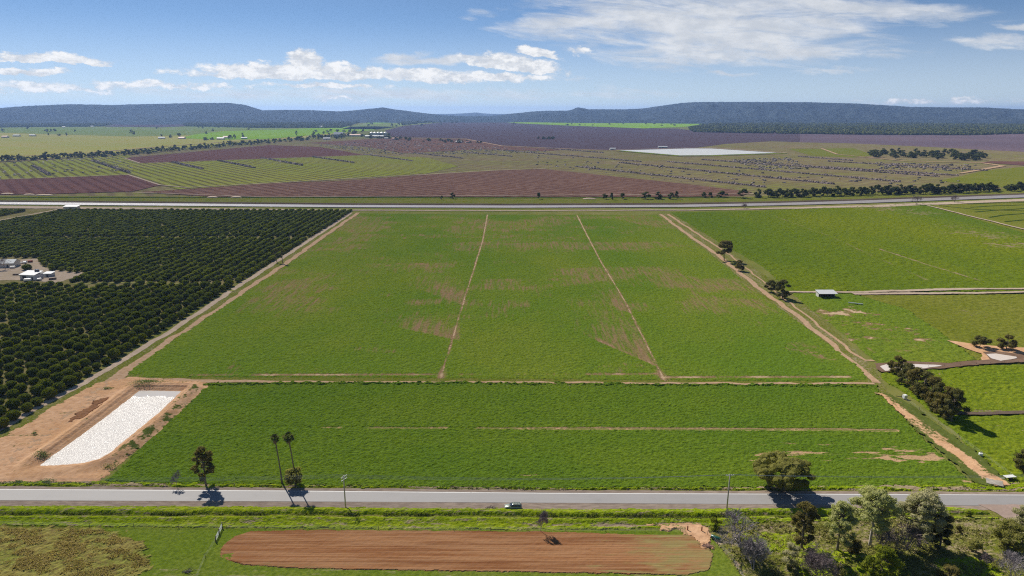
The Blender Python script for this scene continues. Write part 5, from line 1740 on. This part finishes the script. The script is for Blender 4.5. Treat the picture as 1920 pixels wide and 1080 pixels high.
def car(loc, rz, label, paint_=None, rack=True, scale=1.0):
    paint_ = paint_ or m_car
    e = empty('parked_car', loc, rz, label, 'car')
    e.scale = (scale,) * 3
    # lower body: sections from nose (-x) to tail
    S = []
    for x, zb, zt, w in [(-2.36, .42, .62, .62), (-2.30, .30, .78, .78), (-2.0, .24, .90, .86), (-1.3, .22, 1.00, .90), (-.85, .22, 1.06, .91), (.2, .22, 1.08, .92), (1.4, .22, 1.10, .92), (2.05, .26, 1.10, .90), (2.30, .32, 1.04, .86), (2.38, .45, .92, .78)]:
        S.append([(x, -w, zb + .1), (x, -w - .02, (zb + zt) / 2), (x, -w + .04, zt - .07), (x, -w + .16, zt), (x, w - .16, zt), (x, w - .04, zt - .07), (x, w + .02, (zb + zt) / 2), (x, w, zb + .1), (x, w - .1, zb), (x, -w + .1, zb)])
    link('body', loft(S, paint_, 'car_body'), e)
    # glasshouse
    S = []
    for x0, x1_, z, w in [(-.98, 2.22, 1.05, .84), (-.62, 2.16, 1.26, .79), (-.30, 2.06, 1.44, .73), (-.14, 1.98, 1.54, .68)]:
        S.append([(x0, -w * .92, z), (x0 + .25, -w, z), (x1_ - .2, -w, z), (x1_, -w * .9, z), (x1_, w * .9, z), (x1_ - .2, w, z), (x0 + .25, w, z), (x0, w * .92, z)])
    link('window', loft(S, m_glass, 'car_windows'), e)
    S = []
    for x0, x1_, z, w in [(-.17, 2.03, 1.535, .71), (-.10, 2.00, 1.575, .69), (.05, 1.85, 1.61, .58)]:
        S.append([(x0, -w * .9, z), (x0 + .2, -w, z), (x1_ - .2, -w, z), (x1_, -w * .9, z), (x1_, w * .9, z), (x1_ - .2, w, z), (x0 + .2, w, z), (x0, w * .9, z)])
    link('roof', loft(S, paint_, 'car_roof'), e)
    pl = Geo()
    for s in (-1, 1):
        pl.tube([(-.92, s * .80, 1.06), (-.14, s * .70, 1.56)], .035, 4)
        for xb, xt in ((.42, .46), (1.30, 1.26), (2.12, 1.95)):
            pl.tube([(xb, s * .86, 1.07), (xt, s * .715, 1.55)], .04, 4)
    link('pillars', pl.mesh('car_pillars', paint_), e)
    for x in (-1.42, 1.42):
        for s in (-1, 1):
            t = link('wheel', Geo().tube([(x, s * .72, .33), (x, s * .95, .33)], [.33, .33], 20).mesh('tyre', m_tyre), e)
            link('rim', Geo().tube([(x, s * .93, .33), (x, s * .965, .33)], [.21, .18], 14).mesh('rim', m_rim), t)
    for s in (-1, 1):
        link('headlight', Geo().box(-2.24, s * .60, .72, .16, .32, .14).mesh('headlight', m_lamp), e)
        link('tail_light', Geo().box(2.33, s * .72, .90, .08, .16, .26).mesh('tail_light', m_red), e)
        link('mirror', Geo().box(-.62, s * 1.0, 1.12, .16, .2, .13).mesh('mirror', paint_), e)
    if rack:
        r = Geo()
        for s in (-1, 1):
            r.tube([(.05, s * .55, 1.70), (1.75, s * .55, 1.70)], .03, 5)
            for x in (.1, .9, 1.7):
                r.tube([(x, s * .55, 1.58), (x, s * .55, 1.70)], .025, 4)
        for x in (.25, .7, 1.15, 1.6):
            r.tube([(x, -.6, 1.73), (x, .6, 1.73)], .03, 5)
        link('roof_rack', r.mesh('roof_rack', plain('rack_black', (.03, .03, .03), .5)), e)
    return e


cx_, cy_ = G(962, 955.2)
car((cx_, cy_ + .25, .10), rad(-3), 'silver green station wagon with a roof rack parked on the gravel shoulder')
cx_, cy_ = G(44, 494.5)
car((cx_, cy_, .2), rad(10), 'white car parked in the dusty farmyard behind the sheds', paint('white_car_paint', (.8, .8, .8)), False)


# ------------------------------------------------------------------ buildings
def house(name, px, py, w, d, h, roofh, label, wall=None, roof=None, rz=0.0, cat='building', doors=((0, 1.0, 2.1),), windows=(), group=None, flat=False, z=0.0):
    x, y = G(px, py)
    e = empty(name, (x, y + d / 2, z), rz, label, cat, group)
    wall, roof = wall or m_wallw, roof or m_roofw
    link('wall', Geo().box(0, 0, h / 2, w, d, h).mesh(name + '_wall', wall), e)
    o = .35
    if flat:
        V = [(-w / 2 - o, -d / 2 - o, h - roofh * .0 + .05), (w / 2 + o, -d / 2 - o, h + .05), (w / 2 + o, d / 2 + o, h + roofh), (-w / 2 - o, d / 2 + o, h + roofh)]
        V += [(a, b, c + .15) for a, b, c in V]
        me = Geo().add(V, quad=[(0, 3, 2, 1), (4, 5, 6, 7), (0, 1, 5, 4), (1, 2, 6, 5), (2, 3, 7, 6), (3, 0, 4, 7)])
        gb = None
    else:
        V = [(-w / 2 - o, -d / 2 - o, h - .05), (w / 2 + o, -d / 2 - o, h - .05), (w / 2 + o, 0, h + roofh), (-w / 2 - o, 0, h + roofh), (-w / 2 - o, d / 2 + o, h - .05), (w / 2 + o, d / 2 + o, h - .05)]
        V += [(a, b, c + .14) for a, b, c in V]
        me = Geo().add(V, quad=[(0, 1, 2, 3), (3, 2, 5, 4), (6, 9, 8, 7), (9, 10, 11, 8), (0, 6, 7, 1), (4, 5, 11, 10), (0, 3, 9, 6), (3, 4, 10, 9), (1, 7, 8, 2), (2, 8, 11, 5)])
        gb = Geo().add([(s * w / 2 * .998, a, b) for s in (-1, 1) for a, b in ((-d / 2, h), (d / 2, h), (0, h + roofh * .97))], tri=[(0, 2, 1), (3, 4, 5)])
    link('roof', me.mesh(name + '_roof', roof), e)
    if gb:
        link('gable', gb.mesh(name + '_gable', wall), e)
    for (dx, dw, dh) in doors:
        link('door', Geo().box(dx, -d / 2 - .03, dh / 2, dw, .08, dh).mesh(name + '_door', m_dark), e)
    for (wx, ww, wh) in windows:
        f = link('window', Geo().box(wx, -d / 2 - .03, 1.5, ww + .2, .07, wh + .2).mesh(name + '_window', m_white), e)
        link('pane', Geo().box(wx, -d / 2 - .08, 1.5, ww, .04, wh).mesh(name + '_pane', m_glass), f)
    return e


# open shed by the track
x, y = G(1548, 557)
e = empty('open_shed', (x, y, .1), 0, 'small open fronted shed with a bright skillion roof beside the track', 'shed')
V = [(-5.4, -3.4, 2.6), (5.4, -3.4, 2.6), (5.4, 2.9, 3.5), (-5.4, 2.9, 3.5)]
V += [(a, b, c + .12) for a, b, c in V]
link('roof', Geo().add(V, quad=[(0, 3, 2, 1), (4, 5, 6, 7), (0, 1, 5, 4), (1, 2, 6, 5), (2, 3, 7, 6), (3, 0, 4, 7)]).mesh('shed_roof', m_roofw), e)
link('back_wall', Geo().box(0, 2.5, 1.6, 9.4, .1, 3.2).mesh('shed_back', m_steel), e)
for s in (-1, 1):
    link('side_wall', Geo().box(s * 4.7, .6, 1.3, .1, 3.7, 2.6).mesh('shed_side', m_wallw), e)
for i in range(4):
    link('post', Geo().box(-4.6 + i * 3.06, -2.9, 1.3, .14, .14, 2.6).mesh('shed_post', m_post), e)
link('stored_gear', Geo().box(-1.6, 1.2, .7, 3.4, 1.6, 1.3, .1).box(2.2, 1.0, .5, 2.0, 1.4, 1.0, -.2).mesh('shed_gear', m_dark), e)
x, y = G(1604, 571)
e = empty('trough', (x, y, .45), rad(-28), 'long low grey feed trough lying in the grass right of the open shed', 'trough')
link('basin', Geo().box(0, 0, .3, 7.5, .7, .35).mesh('trough_basin', m_steel), e)
for s in (-3, 0, 3):
    link('leg', Geo().box(s, 0, .06, .15, .6, .3).mesh('trough_leg', m_post), e)

# farmyard
house('farm_shed', 53, 525, 10.5, 7, 3.2, 1.3, 'white metal farm shed in the dusty yard inside the orchard', m_roofw, m_roofw, rad(-8), 'shed', ((-2, 2.6, 2.6), (3.6, 1.0, 2.0)), (), None, True)
house('farm_house', 8, 502, 12, 8, 3.0, 2.0, 'pale farm house behind the leafless tree at the left edge', m_wallw, m_steel, rad(5), 'house', ((2, 1.0, 2.1),), ((-4, 1.4, 1.2), (5, 1.4, 1.2)))
house('farm_shed', 89, 519.5, 5, 4, 2.2, .5, 'small bluish grey shed right of the dark tanks in the farmyard', m_steel, m_roofw, 0, 'shed', ((0, 1, 1.8),), (), None, True)
house('pump_shed', 132, 393.5, 15, 6, 3.4, 1.0, 'pale pump shed at the top edge of the orchard by the canal', m_wallw, m_roofw, 0, 'shed', ((0, 2.4, 2.4),), (), None, True)
for i, (px, l) in enumerate(((69.5, 'left of two tall dark rusty tanks beside the white farm shed'), (74, 'right of two tall dark rusty tanks beside the white farm shed'))):
    x, y = G(px, 521)
    e = empty('tall_tank', (x, y, .15), 0, l, 'tank')
    link('shell', Geo().cyl(0, 0, 0, 5.2, .75, .75, 16).mesh('tank_shell', plain('rusty_dark', (.10, .055, .04), .7)), e)
    link('lid', Geo().cyl(0, 0, 5.2, 5.8, .8, .1, 16).mesh('tank_lid', m_steel), e)
for i, (px, py, sx, sy, sz, rz, l) in enumerate([(80, 518, 3, 2, 2.6, .3, 'dark machinery crate right of the tall rusty tanks'), (52, 528, 4, 2, 1.6, .2, 'pale trailer in front of the white farm shed'), (74, 526, 2.4, 1.6, 1.2, .9, 'white crate near the corner of the white farm shed'), (35, 516, 7, 1.2, .8, .05, 'low dark row of pallets left of the white farm shed'),
                                                 (99, 524, 4, 3, 1.0, .5, 'dark scrap heap right of the farmyard sheds'), (57, 492, 3, 2, 1.2, .5, 'rusty trailer behind the white parked car'), (24, 503, 3, 1.6, 1.2, .1, 'white trailer right of the leafless farmyard tree')]):
    x, y = G(px, py)
    m_ = [m_dark, m_white, m_white, m_post, m_post, m_redpost, m_white][i]
    e = empty('crate' if i not in (1, 5, 6) else 'trailer', (x, y, .15), rz, l, ['crate', 'trailer', 'crate', 'pallets', 'scrap', 'trailer', 'trailer'][i])
    link('load', Geo().box(0, 0, sz / 2 + .35, sx, sy, sz * .75, 0, 0, .92).mesh('load', m_), e)
    link('deck', Geo().box(0, 0, .25, sx * 1.05, sy * 1.05, .18).mesh('deck', m_post), e)

# silos and farm buildings far off
for i in range(5):
    px = 697 + 6.4 * i
    x, y = G(px, 257.0)
    r = mpp(257) * 3.0
    h = mpp(257) * 8.0
    e = empty('grain_silo', (x, y, 0), 0, ('leftmost of the five pale grain silos', 'second from the left of the five pale grain silos', 'middle one of the five pale grain silos', 'second from the right of the five pale grain silos', 'rightmost of the five pale grain silos')[i], 'silo', 'grain silos')
    link('shell', Geo().cyl(0, 0, 0, h, r, r, 24).mesh('silo_shell', m_galv, False), e)
    link('roof', Geo().cyl(0, 0, h, h + r * .55, r * 1.04, r * .08, 24).mesh('silo_roof', m_white), e)
for a in [('farm_shed', 708, 258.6, 60, 16, 7, 3, 'long white shed low in front of the grain silos', None, None), ('farm_shed', 634, 257.5, 38, 22, 12, 9, 'big blue grey arched barn left of the grain silos', m_steel, m_steel), ('farm_shed', 663, 255.8, 70, 18, 6, 3, 'long pinkish roofed shed between barn and grain silos', m_wallw, m_redroof),
          ('farm_shed', 690, 258, 24, 14, 6, 3, 'white shed at the left foot of the grain silos', None, None), ('farm_house', 612, 262, 26, 12, 5, 3, 'small white building left of the blue grey barn', None, None), ('farm_house', 741, 262, 24, 12, 4, 4, 'white building with a red roof right of the grain silos', None, m_redroof),
          ('farm_house', 724, 261, 14, 9, 4, 2, 'tiny white building right below the grain silos', None, None), ('farm_house', 302, 260.6, 24, 12, 4, 4, 'white roofed farm house alone on the far left plain', None, None), ('farm_house', 340, 260.6, 26, 14, 4, 4, 'farm house with a red brown roof on the far left plain', None, m_redroof),
          ('farm_shed', 413, 261.8, 28, 12, 5, 3, 'largest white shed of the farm under the bright green paddock', None, None), ('farm_house', 424, 259.5, 26, 14, 5, 4, 'pink roofed house behind the largest white farm shed', None, m_redroof), ('farm_shed', 457, 260.6, 22, 12, 5, 2, 'small grey shed under the tall thin far tree', m_steel, None),
          ('farm_shed', 30, 256, 34, 10, 5, 3, 'long pale shed on the far left plain', None, None), ('farm_shed', 60, 255.6, 30, 10, 5, 3, 'dusty white shed right of the long pale shed on the left plain', None, None), ('farm_house', 8, 258.4, 24, 14, 5, 3, 'dark roofed house at the far left edge of the plain', None, m_redroof),
          ('farm_house', 172, 238.5, 18, 12, 5, 4, 'tiny white house at the left forest edge', None, None), ('farm_house', 119, 239.3, 18, 12, 4, 3, 'tiny pale yard building at the far left forest edge', None, None), ('farm_shed', 580, 239.2, 40, 18, 5, 4, 'pale shed at the forest edge above the bright green paddock', None, None),
          ('farm_shed', 600, 239.3, 60, 18, 6, 4, 'long white shed at the forest edge above the bright green paddock', None, None), ('farm_house', 860, 268, 20, 10, 4, 3, 'pale house among the scattered trees right of the grain silos', None, None), ('farm_house', 877, 268.4, 14, 9, 4, 3, 'small dark roofed house among the scattered trees right of the grain silos', None, m_redroof),
          ('pump_shed', 1149, 281.4, 16, 8, 4, 2, 'white pump shed at the left tip of the dam', None, None), ('farm_shed', 1243, 278, 26, 8, 4, 2, 'small long white shed on the far bank of the dam', None, None)]:
    n_, px, py, w, d, h, rh, l, wl, rf = a
    house(n_, px, py, w, d, h, rh, l, wl, rf, ((int(px * 7) % 5) - 2) * .12, 'shed' if 'shed' in n_ else 'house', ((0, w * .18, h * .6),))
for i, (px, py, w, l) in enumerate([(55, 366, 7, 'pale dirt mound, second from the left on the canal verge'), (83, 367, 11, 'longest pale dirt mound at the left end of the canal verge'), (14, 364.5, 8, 'leftmost pale dirt mound on the canal verge'), (398, 371, 7, 'left of two pale dirt mounds near the middle left of the canal'), (443, 371, 7, 'right of two pale dirt mounds near the middle left of the canal'), (1105, 374, 8, 'pale dirt mound left of the close pair of canal trees')]):
    x, y = G(px, py)
    v, f = ICO[2]
    tag(link('dirt_mound', Geo().add(v * (w, 2.5, 1.5) * (1 + .1 * fbm(v[:, 0] * 2, v[:, 1] * 2, i)[:, None]), tri=f).mesh('dirt_mound', plain('mound_soil', (.55, .42, .3), .95)), loc=(x, y, .4)), l, 'mound')

# ------------------------------------------------------------------ small things near the camera
def fence(pts, spacing, label, h=1.15, skip=(), r=.06, wires=3, name='wire_fence', wr=.012, mat=None):
    W = np.array(PP(pts))
    e = empty(name, (W[0][0], W[0][1], 0), 0, label, 'fence')
    rng = np.random.default_rng(len(label))
    P_ = []
    for i in range(len(W) - 1):
        L = np.linalg.norm(W[i + 1] - W[i])
        n = max(1, int(L / spacing))
        P_ += [W[i] + (W[i + 1] - W[i]) * j / n for j in range(n)]
    P_.append(W[-1])
    ms = Geo().tube([(0, 0, -.1), (0, 0, h)], [r, r * .85], 6).mesh('fence_post', mat or m_post)
    for p in P_:
        o = link('post', ms, e, (p[0] - W[0][0], p[1] - W[0][1], 0))
        o.rotation_euler = (rng.normal() * .04, rng.normal() * .04, 0)
    g = Geo()
    for k_ in range(wires):
        g.tube([(p[0] - W[0][0], p[1] - W[0][1], h * (.3 + .65 * k_ / max(1, wires - 1))) for p in P_], wr, 3, False)
    link('wire', g.mesh('fence_wire', m_wire), e)
    return e


fence([(-60, 984), (43, 985.5), (168, 987.5), (418, 991)], 9.5, 'post and wire fence between the left verge and the dry grass paddock', wires=4)
fence([(425, 991.5), (640, 993), (850, 995), (1060, 996.5), (1284, 998)], 9.5, 'post and wire fence along the top edge of the ploughed paddock', wires=4)
fence([(404, 1017), (385, 1046), (366, 1092)], 7.0, 'short fence running down to the bottom edge beside the ploughed paddock', wires=3)
fence([(1740, 690), (1830, 685), (1935, 679)], 6.0, 'thin fence with many small posts behind the lush grass by the ponds', r=.08)
fence([(1690, 745), (1760, 795), (1840, 852), (1905, 900)], 10.0, 'sparse fence on the grass beside the wide dirt track', r=.07)
fence([(1326, 1004), (1345, 1020), (1372, 1050), (1398, 1092)], 6.0, 'leaning fence running down behind the dark green tank', r=.06)
# open gate
x, y = G(417, 990)
x2_, y2_ = G(405, 1016)
e = empty('field_gate', (x, y, 0), 0, 'open white metal gate at the corner of the ploughed paddock', 'gate')
g = Geo()
dx, dy = x2_ - x, y2_ - y
for f0, f1 in ((.02, .42), (.56, .98)):
    for zz in (.35, .7, 1.05, 1.35):
        g.tube([(dx * f0, dy * f0, zz), (dx * f1, dy * f1, zz)], .045, 5)
    g.tube([(dx * f0, dy * f0, .3), (dx * f0, dy * f0, 1.4)], .045, 5).tube([(dx * f1, dy * f1, .3), (dx * f1, dy * f1, 1.4)], .045, 5)
    g.tube([(dx * f0, dy * f0, .35), (dx * f1, dy * f1, 1.35)], .035, 5)
link('gate_frame', g.mesh('gate_frame', m_galv), e)
for f in (0, .49, 1.0):
    link('post', Geo().tube([(dx * f, dy * f, -.1), (dx * f, dy * f, 1.7)], [.13, .11], 8).mesh('gate_post', m_post), e)
# red posts of the gateway
for i, (px, py, l) in enumerate([(1289, 996, 'left red brown post of the paddock gateway'), (1315.5, 997.5, 'right red brown post of the paddock gateway')]):
    x, y = G(px, py)
    e = empty('gateway_post', (x, y, 0), 0, l, 'post')
    link('post', Geo().tube([(0, 0, -.1), (0, 0, 1.5)], [.16, .15], 10).mesh('gateway_post', m_redpost), e)
    link('cap', Geo().cyl(0, 0, 1.5, 1.58, .18, .10, 10).mesh('post_cap', m_redpost), e)
# dark green tank
x, y = G(1342, 1013)
e = empty('water_tank', (x, y, .25), rad(-38), 'dark green cylindrical tank lying beside the big leafless tree', 'tank')
link('shell', Geo().tube([(-1.25, 0, .48), (-1.15, 0, .48), (1.15, 0, .48), (1.25, 0, .48)], [.38, .46, .46, .38], 18).mesh('tank_shell', m_tank, True), e)
link('end_cap', Geo().tube([(1.25, 0, .48), (1.32, 0, .48)], [.3, .26], 14).mesh('tank_end', m_white), e)
for s in (-.8, .8):
    link('leg', Geo().box(s, 0, .06, .15, .7, .25).mesh('tank_leg', m_post), e)
# white drum by the wide track, white crates
x, y = G(1838, 856)
e = empty('drum', (x, y, .2), rad(20), 'white plastic drum standing beside the wide dirt track', 'drum')
link('shell', Geo().tube([(0, 0, .0), (0, 0, .1), (0, 0, .95), (0, 0, 1.05)], [.5, .58, .58, .45], 16).mesh('drum_shell', m_white), e)
link('lid', Geo().cyl(0, 0, 1.05, 1.12, .25, .2, 12).mesh('drum_lid', m_dark), e)
x, y = G(1696, 748)
e = empty('pump', (x, y, .3), 0, 'small white pump box beside the dark row of trees', 'pump')
link('housing', Geo().box(0, 0, .7, 1.5, 1.1, 1.3, .3, 0, .9).mesh('pump_box', m_white), e)
link('pipe', Geo().tube([(-2.6, 1.4, .3), (-.6, .2, .4)], .12, 8).mesh('pump_pipe', m_dark), e)
x, y = G(1893, 900)
e = empty('culvert', (x, y, .15), rad(8), 'concrete pipe outlet with white slab at the right roadside', 'culvert')
link('slab', Geo().box(0, .2, .95, 3.2, 1.4, .16).mesh('culvert_slab', m_white), e)
link('barrel', Geo().tube([(.1, -.6, .45), (.1, .7, .45)], .42, 14).mesh('culvert_barrel', m_dark), e)
link('pipe', Geo().tube([(-6.2, 1.0, .35), (-1.6, .2, .4)], .14, 8).mesh('culvert_pipe', m_white), e)
# dead branches
def dead_branch(px, py, L, seed, label):
    rng = np.random.default_rng(seed)
    x, y = G(px, py)
    g = Geo()
    for i in range(16):
        a = rng.uniform(-.5, .9)
        p = np.array([rng.uniform(-L * .4, L * .2), rng.normal() * .25, .2])
        q = p + np.array([math.cos(a), math.sin(a), rng.uniform(0, .5)]) * rng.uniform(.3, .7) * L
        g.tube([p, (p + q) / 2 + rng.normal(size=3) * .08, q], [.07, .05, .02], 4, False)
    tag(link('dead_branch', g.mesh('dead_branch', m_twigbrown), loc=(x, y, .05)), label, 'branch')


dead_branch(918, 955, 3.2, 3, 'fallen brown branch on the gravel shoulder left of the car')
dead_branch(350, 1074, 3.0, 4, 'tangle of dead branches on the bottom edge of the green paddock')
# pieces of brush beside the gateway and pond
for i, (px, py, s, l) in enumerate([(1264 + 62, 1026, 1.5, 'heap of reddish brush at the end of the ploughed paddock')]):
    x, y = G(px, py)
    rng = np.random.default_rng(4)
    g = Geo()
    for _ in range(70):
        a = rng.uniform(0, 6.28)
        p = np.array([rng.normal() * s * .6, rng.normal() * s * .35, abs(rng.normal()) * .25])
        g.tube([p, p + np.array([math.cos(a), math.sin(a), .3]) * rng.uniform(.3, 1.0)], [.05, .02], 3, False)
    v, f = ICO[1]
    g.add(v * (s, s * .6, .4) * rng.uniform(.7, 1.2, (len(v), 1)), tri=f)
    tag(link('brush_heap', g.mesh('brush_heap', plain('reddish_brush', (.2, .11, .08), .9)), loc=(x, y, .2)), l, 'brush heap')
# weeds growing on the pond banks and verges
rng = np.random.default_rng(12)
wl_ = [(78, 862, 3.0, .9), (276, 722, 9, 1.1), (268, 726, 7, 1.0), (283, 721, 6, .9), (84, 858, 2.5, .9), (65, 815, 1.2, .6), (200, 730, 2, .5), (205, 878, 3, .8), (90, 905, 3, .6), (35, 906, 2, .5)]
g = Geo()
for (px, py, w, h) in wl_:
    x, y = G(px, py)
    k_ = int(60 + w * 60)
    C = np.stack([x + rng.normal(size=k_) * w * .35, y + rng.normal(size=k_) * w * .2, .3 + rng.uniform(0, h, k_)], 1)
    C[:, 2] += pond_relief(C[:, 0], C[:, 1])
    g.leaves(C, .32, rng)
tag(link('weeds', g.mesh('weeds', m_weed)), 'green weeds on the banks and bare soil round the pond', 'weeds', kind='stuff')
# tussocks: taller grass and herbs on the near verges and the dry paddock
def tufts(name, polys, n, size, hgt, mat, label, seed, relief=None, z0=.15):
    rng = np.random.default_rng(seed)
    g = Geo()
    for poly, sh in polys:
        W = PP(poly)
        xs, ys = [p[0] for p in W], [p[1] for p in W]
        N_ = int(n * sh * 3)
        x = rng.uniform(min(xs), max(xs), N_)
        y = rng.uniform(min(ys), max(ys), N_)
        ok = inside(x, y, W) & (fbm(x / 4, y / 2, seed, 3) > .48)
        x, y = x[ok][:int(n * sh)], y[ok][:int(n * sh)]
        m_ = len(x)
        for r_ in range(5):
            C = np.stack([x + rng.normal(size=m_) * size * .6, y + rng.normal(size=m_) * size * .5, z0 + rng.uniform(.05, hgt, m_)], 1)
            if relief:
                C[:, 2] += relief(C[:, 0], C[:, 1])
            g.leaves(C, size, rng, tone=np.clip(fbm(x / 6, y / 6, seed + 1, 2) + rng.normal(size=m_) * .2, 0, 1))
    tag(link(name, g.mesh(name, mat)), label, 'grass', kind='stuff')


tufts('verge_herbs', [([(-60, 963), (640, 965), (1280, 968), (1500, 965), (1500, 972), (1280, 977), (640, 971), (-60, 968)], 1)], 2600, .38, .45, leaf_mat('ditch_herb', (.045, .06, .012), (.20, .21, .06), .3, .0), 'dark grey green herbs growing in the roadside ditch', 21, ditch)
tufts('thicket', [([(1400, 975), (1860, 975), (1900, 1000), (1900, 1092), (1420, 1092), (1350, 1010)], 1)], 3400, .42, .5, leaf_mat('scrub_leaf', (.10, .11, .025), (.36, .32, .12), .3, .0), 'rough olive and straw coloured scrub under the roadside gums', 23, lambda x, y: 0 * x + .15)
tufts('dry_tussocks', [([(-60, 992), (190, 995), (270, 1030), (280, 1060), (220, 1090), (-60, 1090)], 1)], 4200, .38, .4, leaf_mat('dry_leaf', (.17, .125, .045), (.42, .32, .13), .3, .0), 'brown dry tussocks of the bottom left paddock', 25)
tufts('roadside_herbs', [([(-60, 908), (640, 914), (1000, 919), (1580, 919), (1900, 916), (1900, 910), (1580, 913), (1000, 914), (640, 910), (-60, 904)], 1)], 1500, .32, .35, leaf_mat('road_herb', (.05, .05, .02), (.13, .14, .04), .3, .02), 'dark weeds along the far edge of the road', 27)
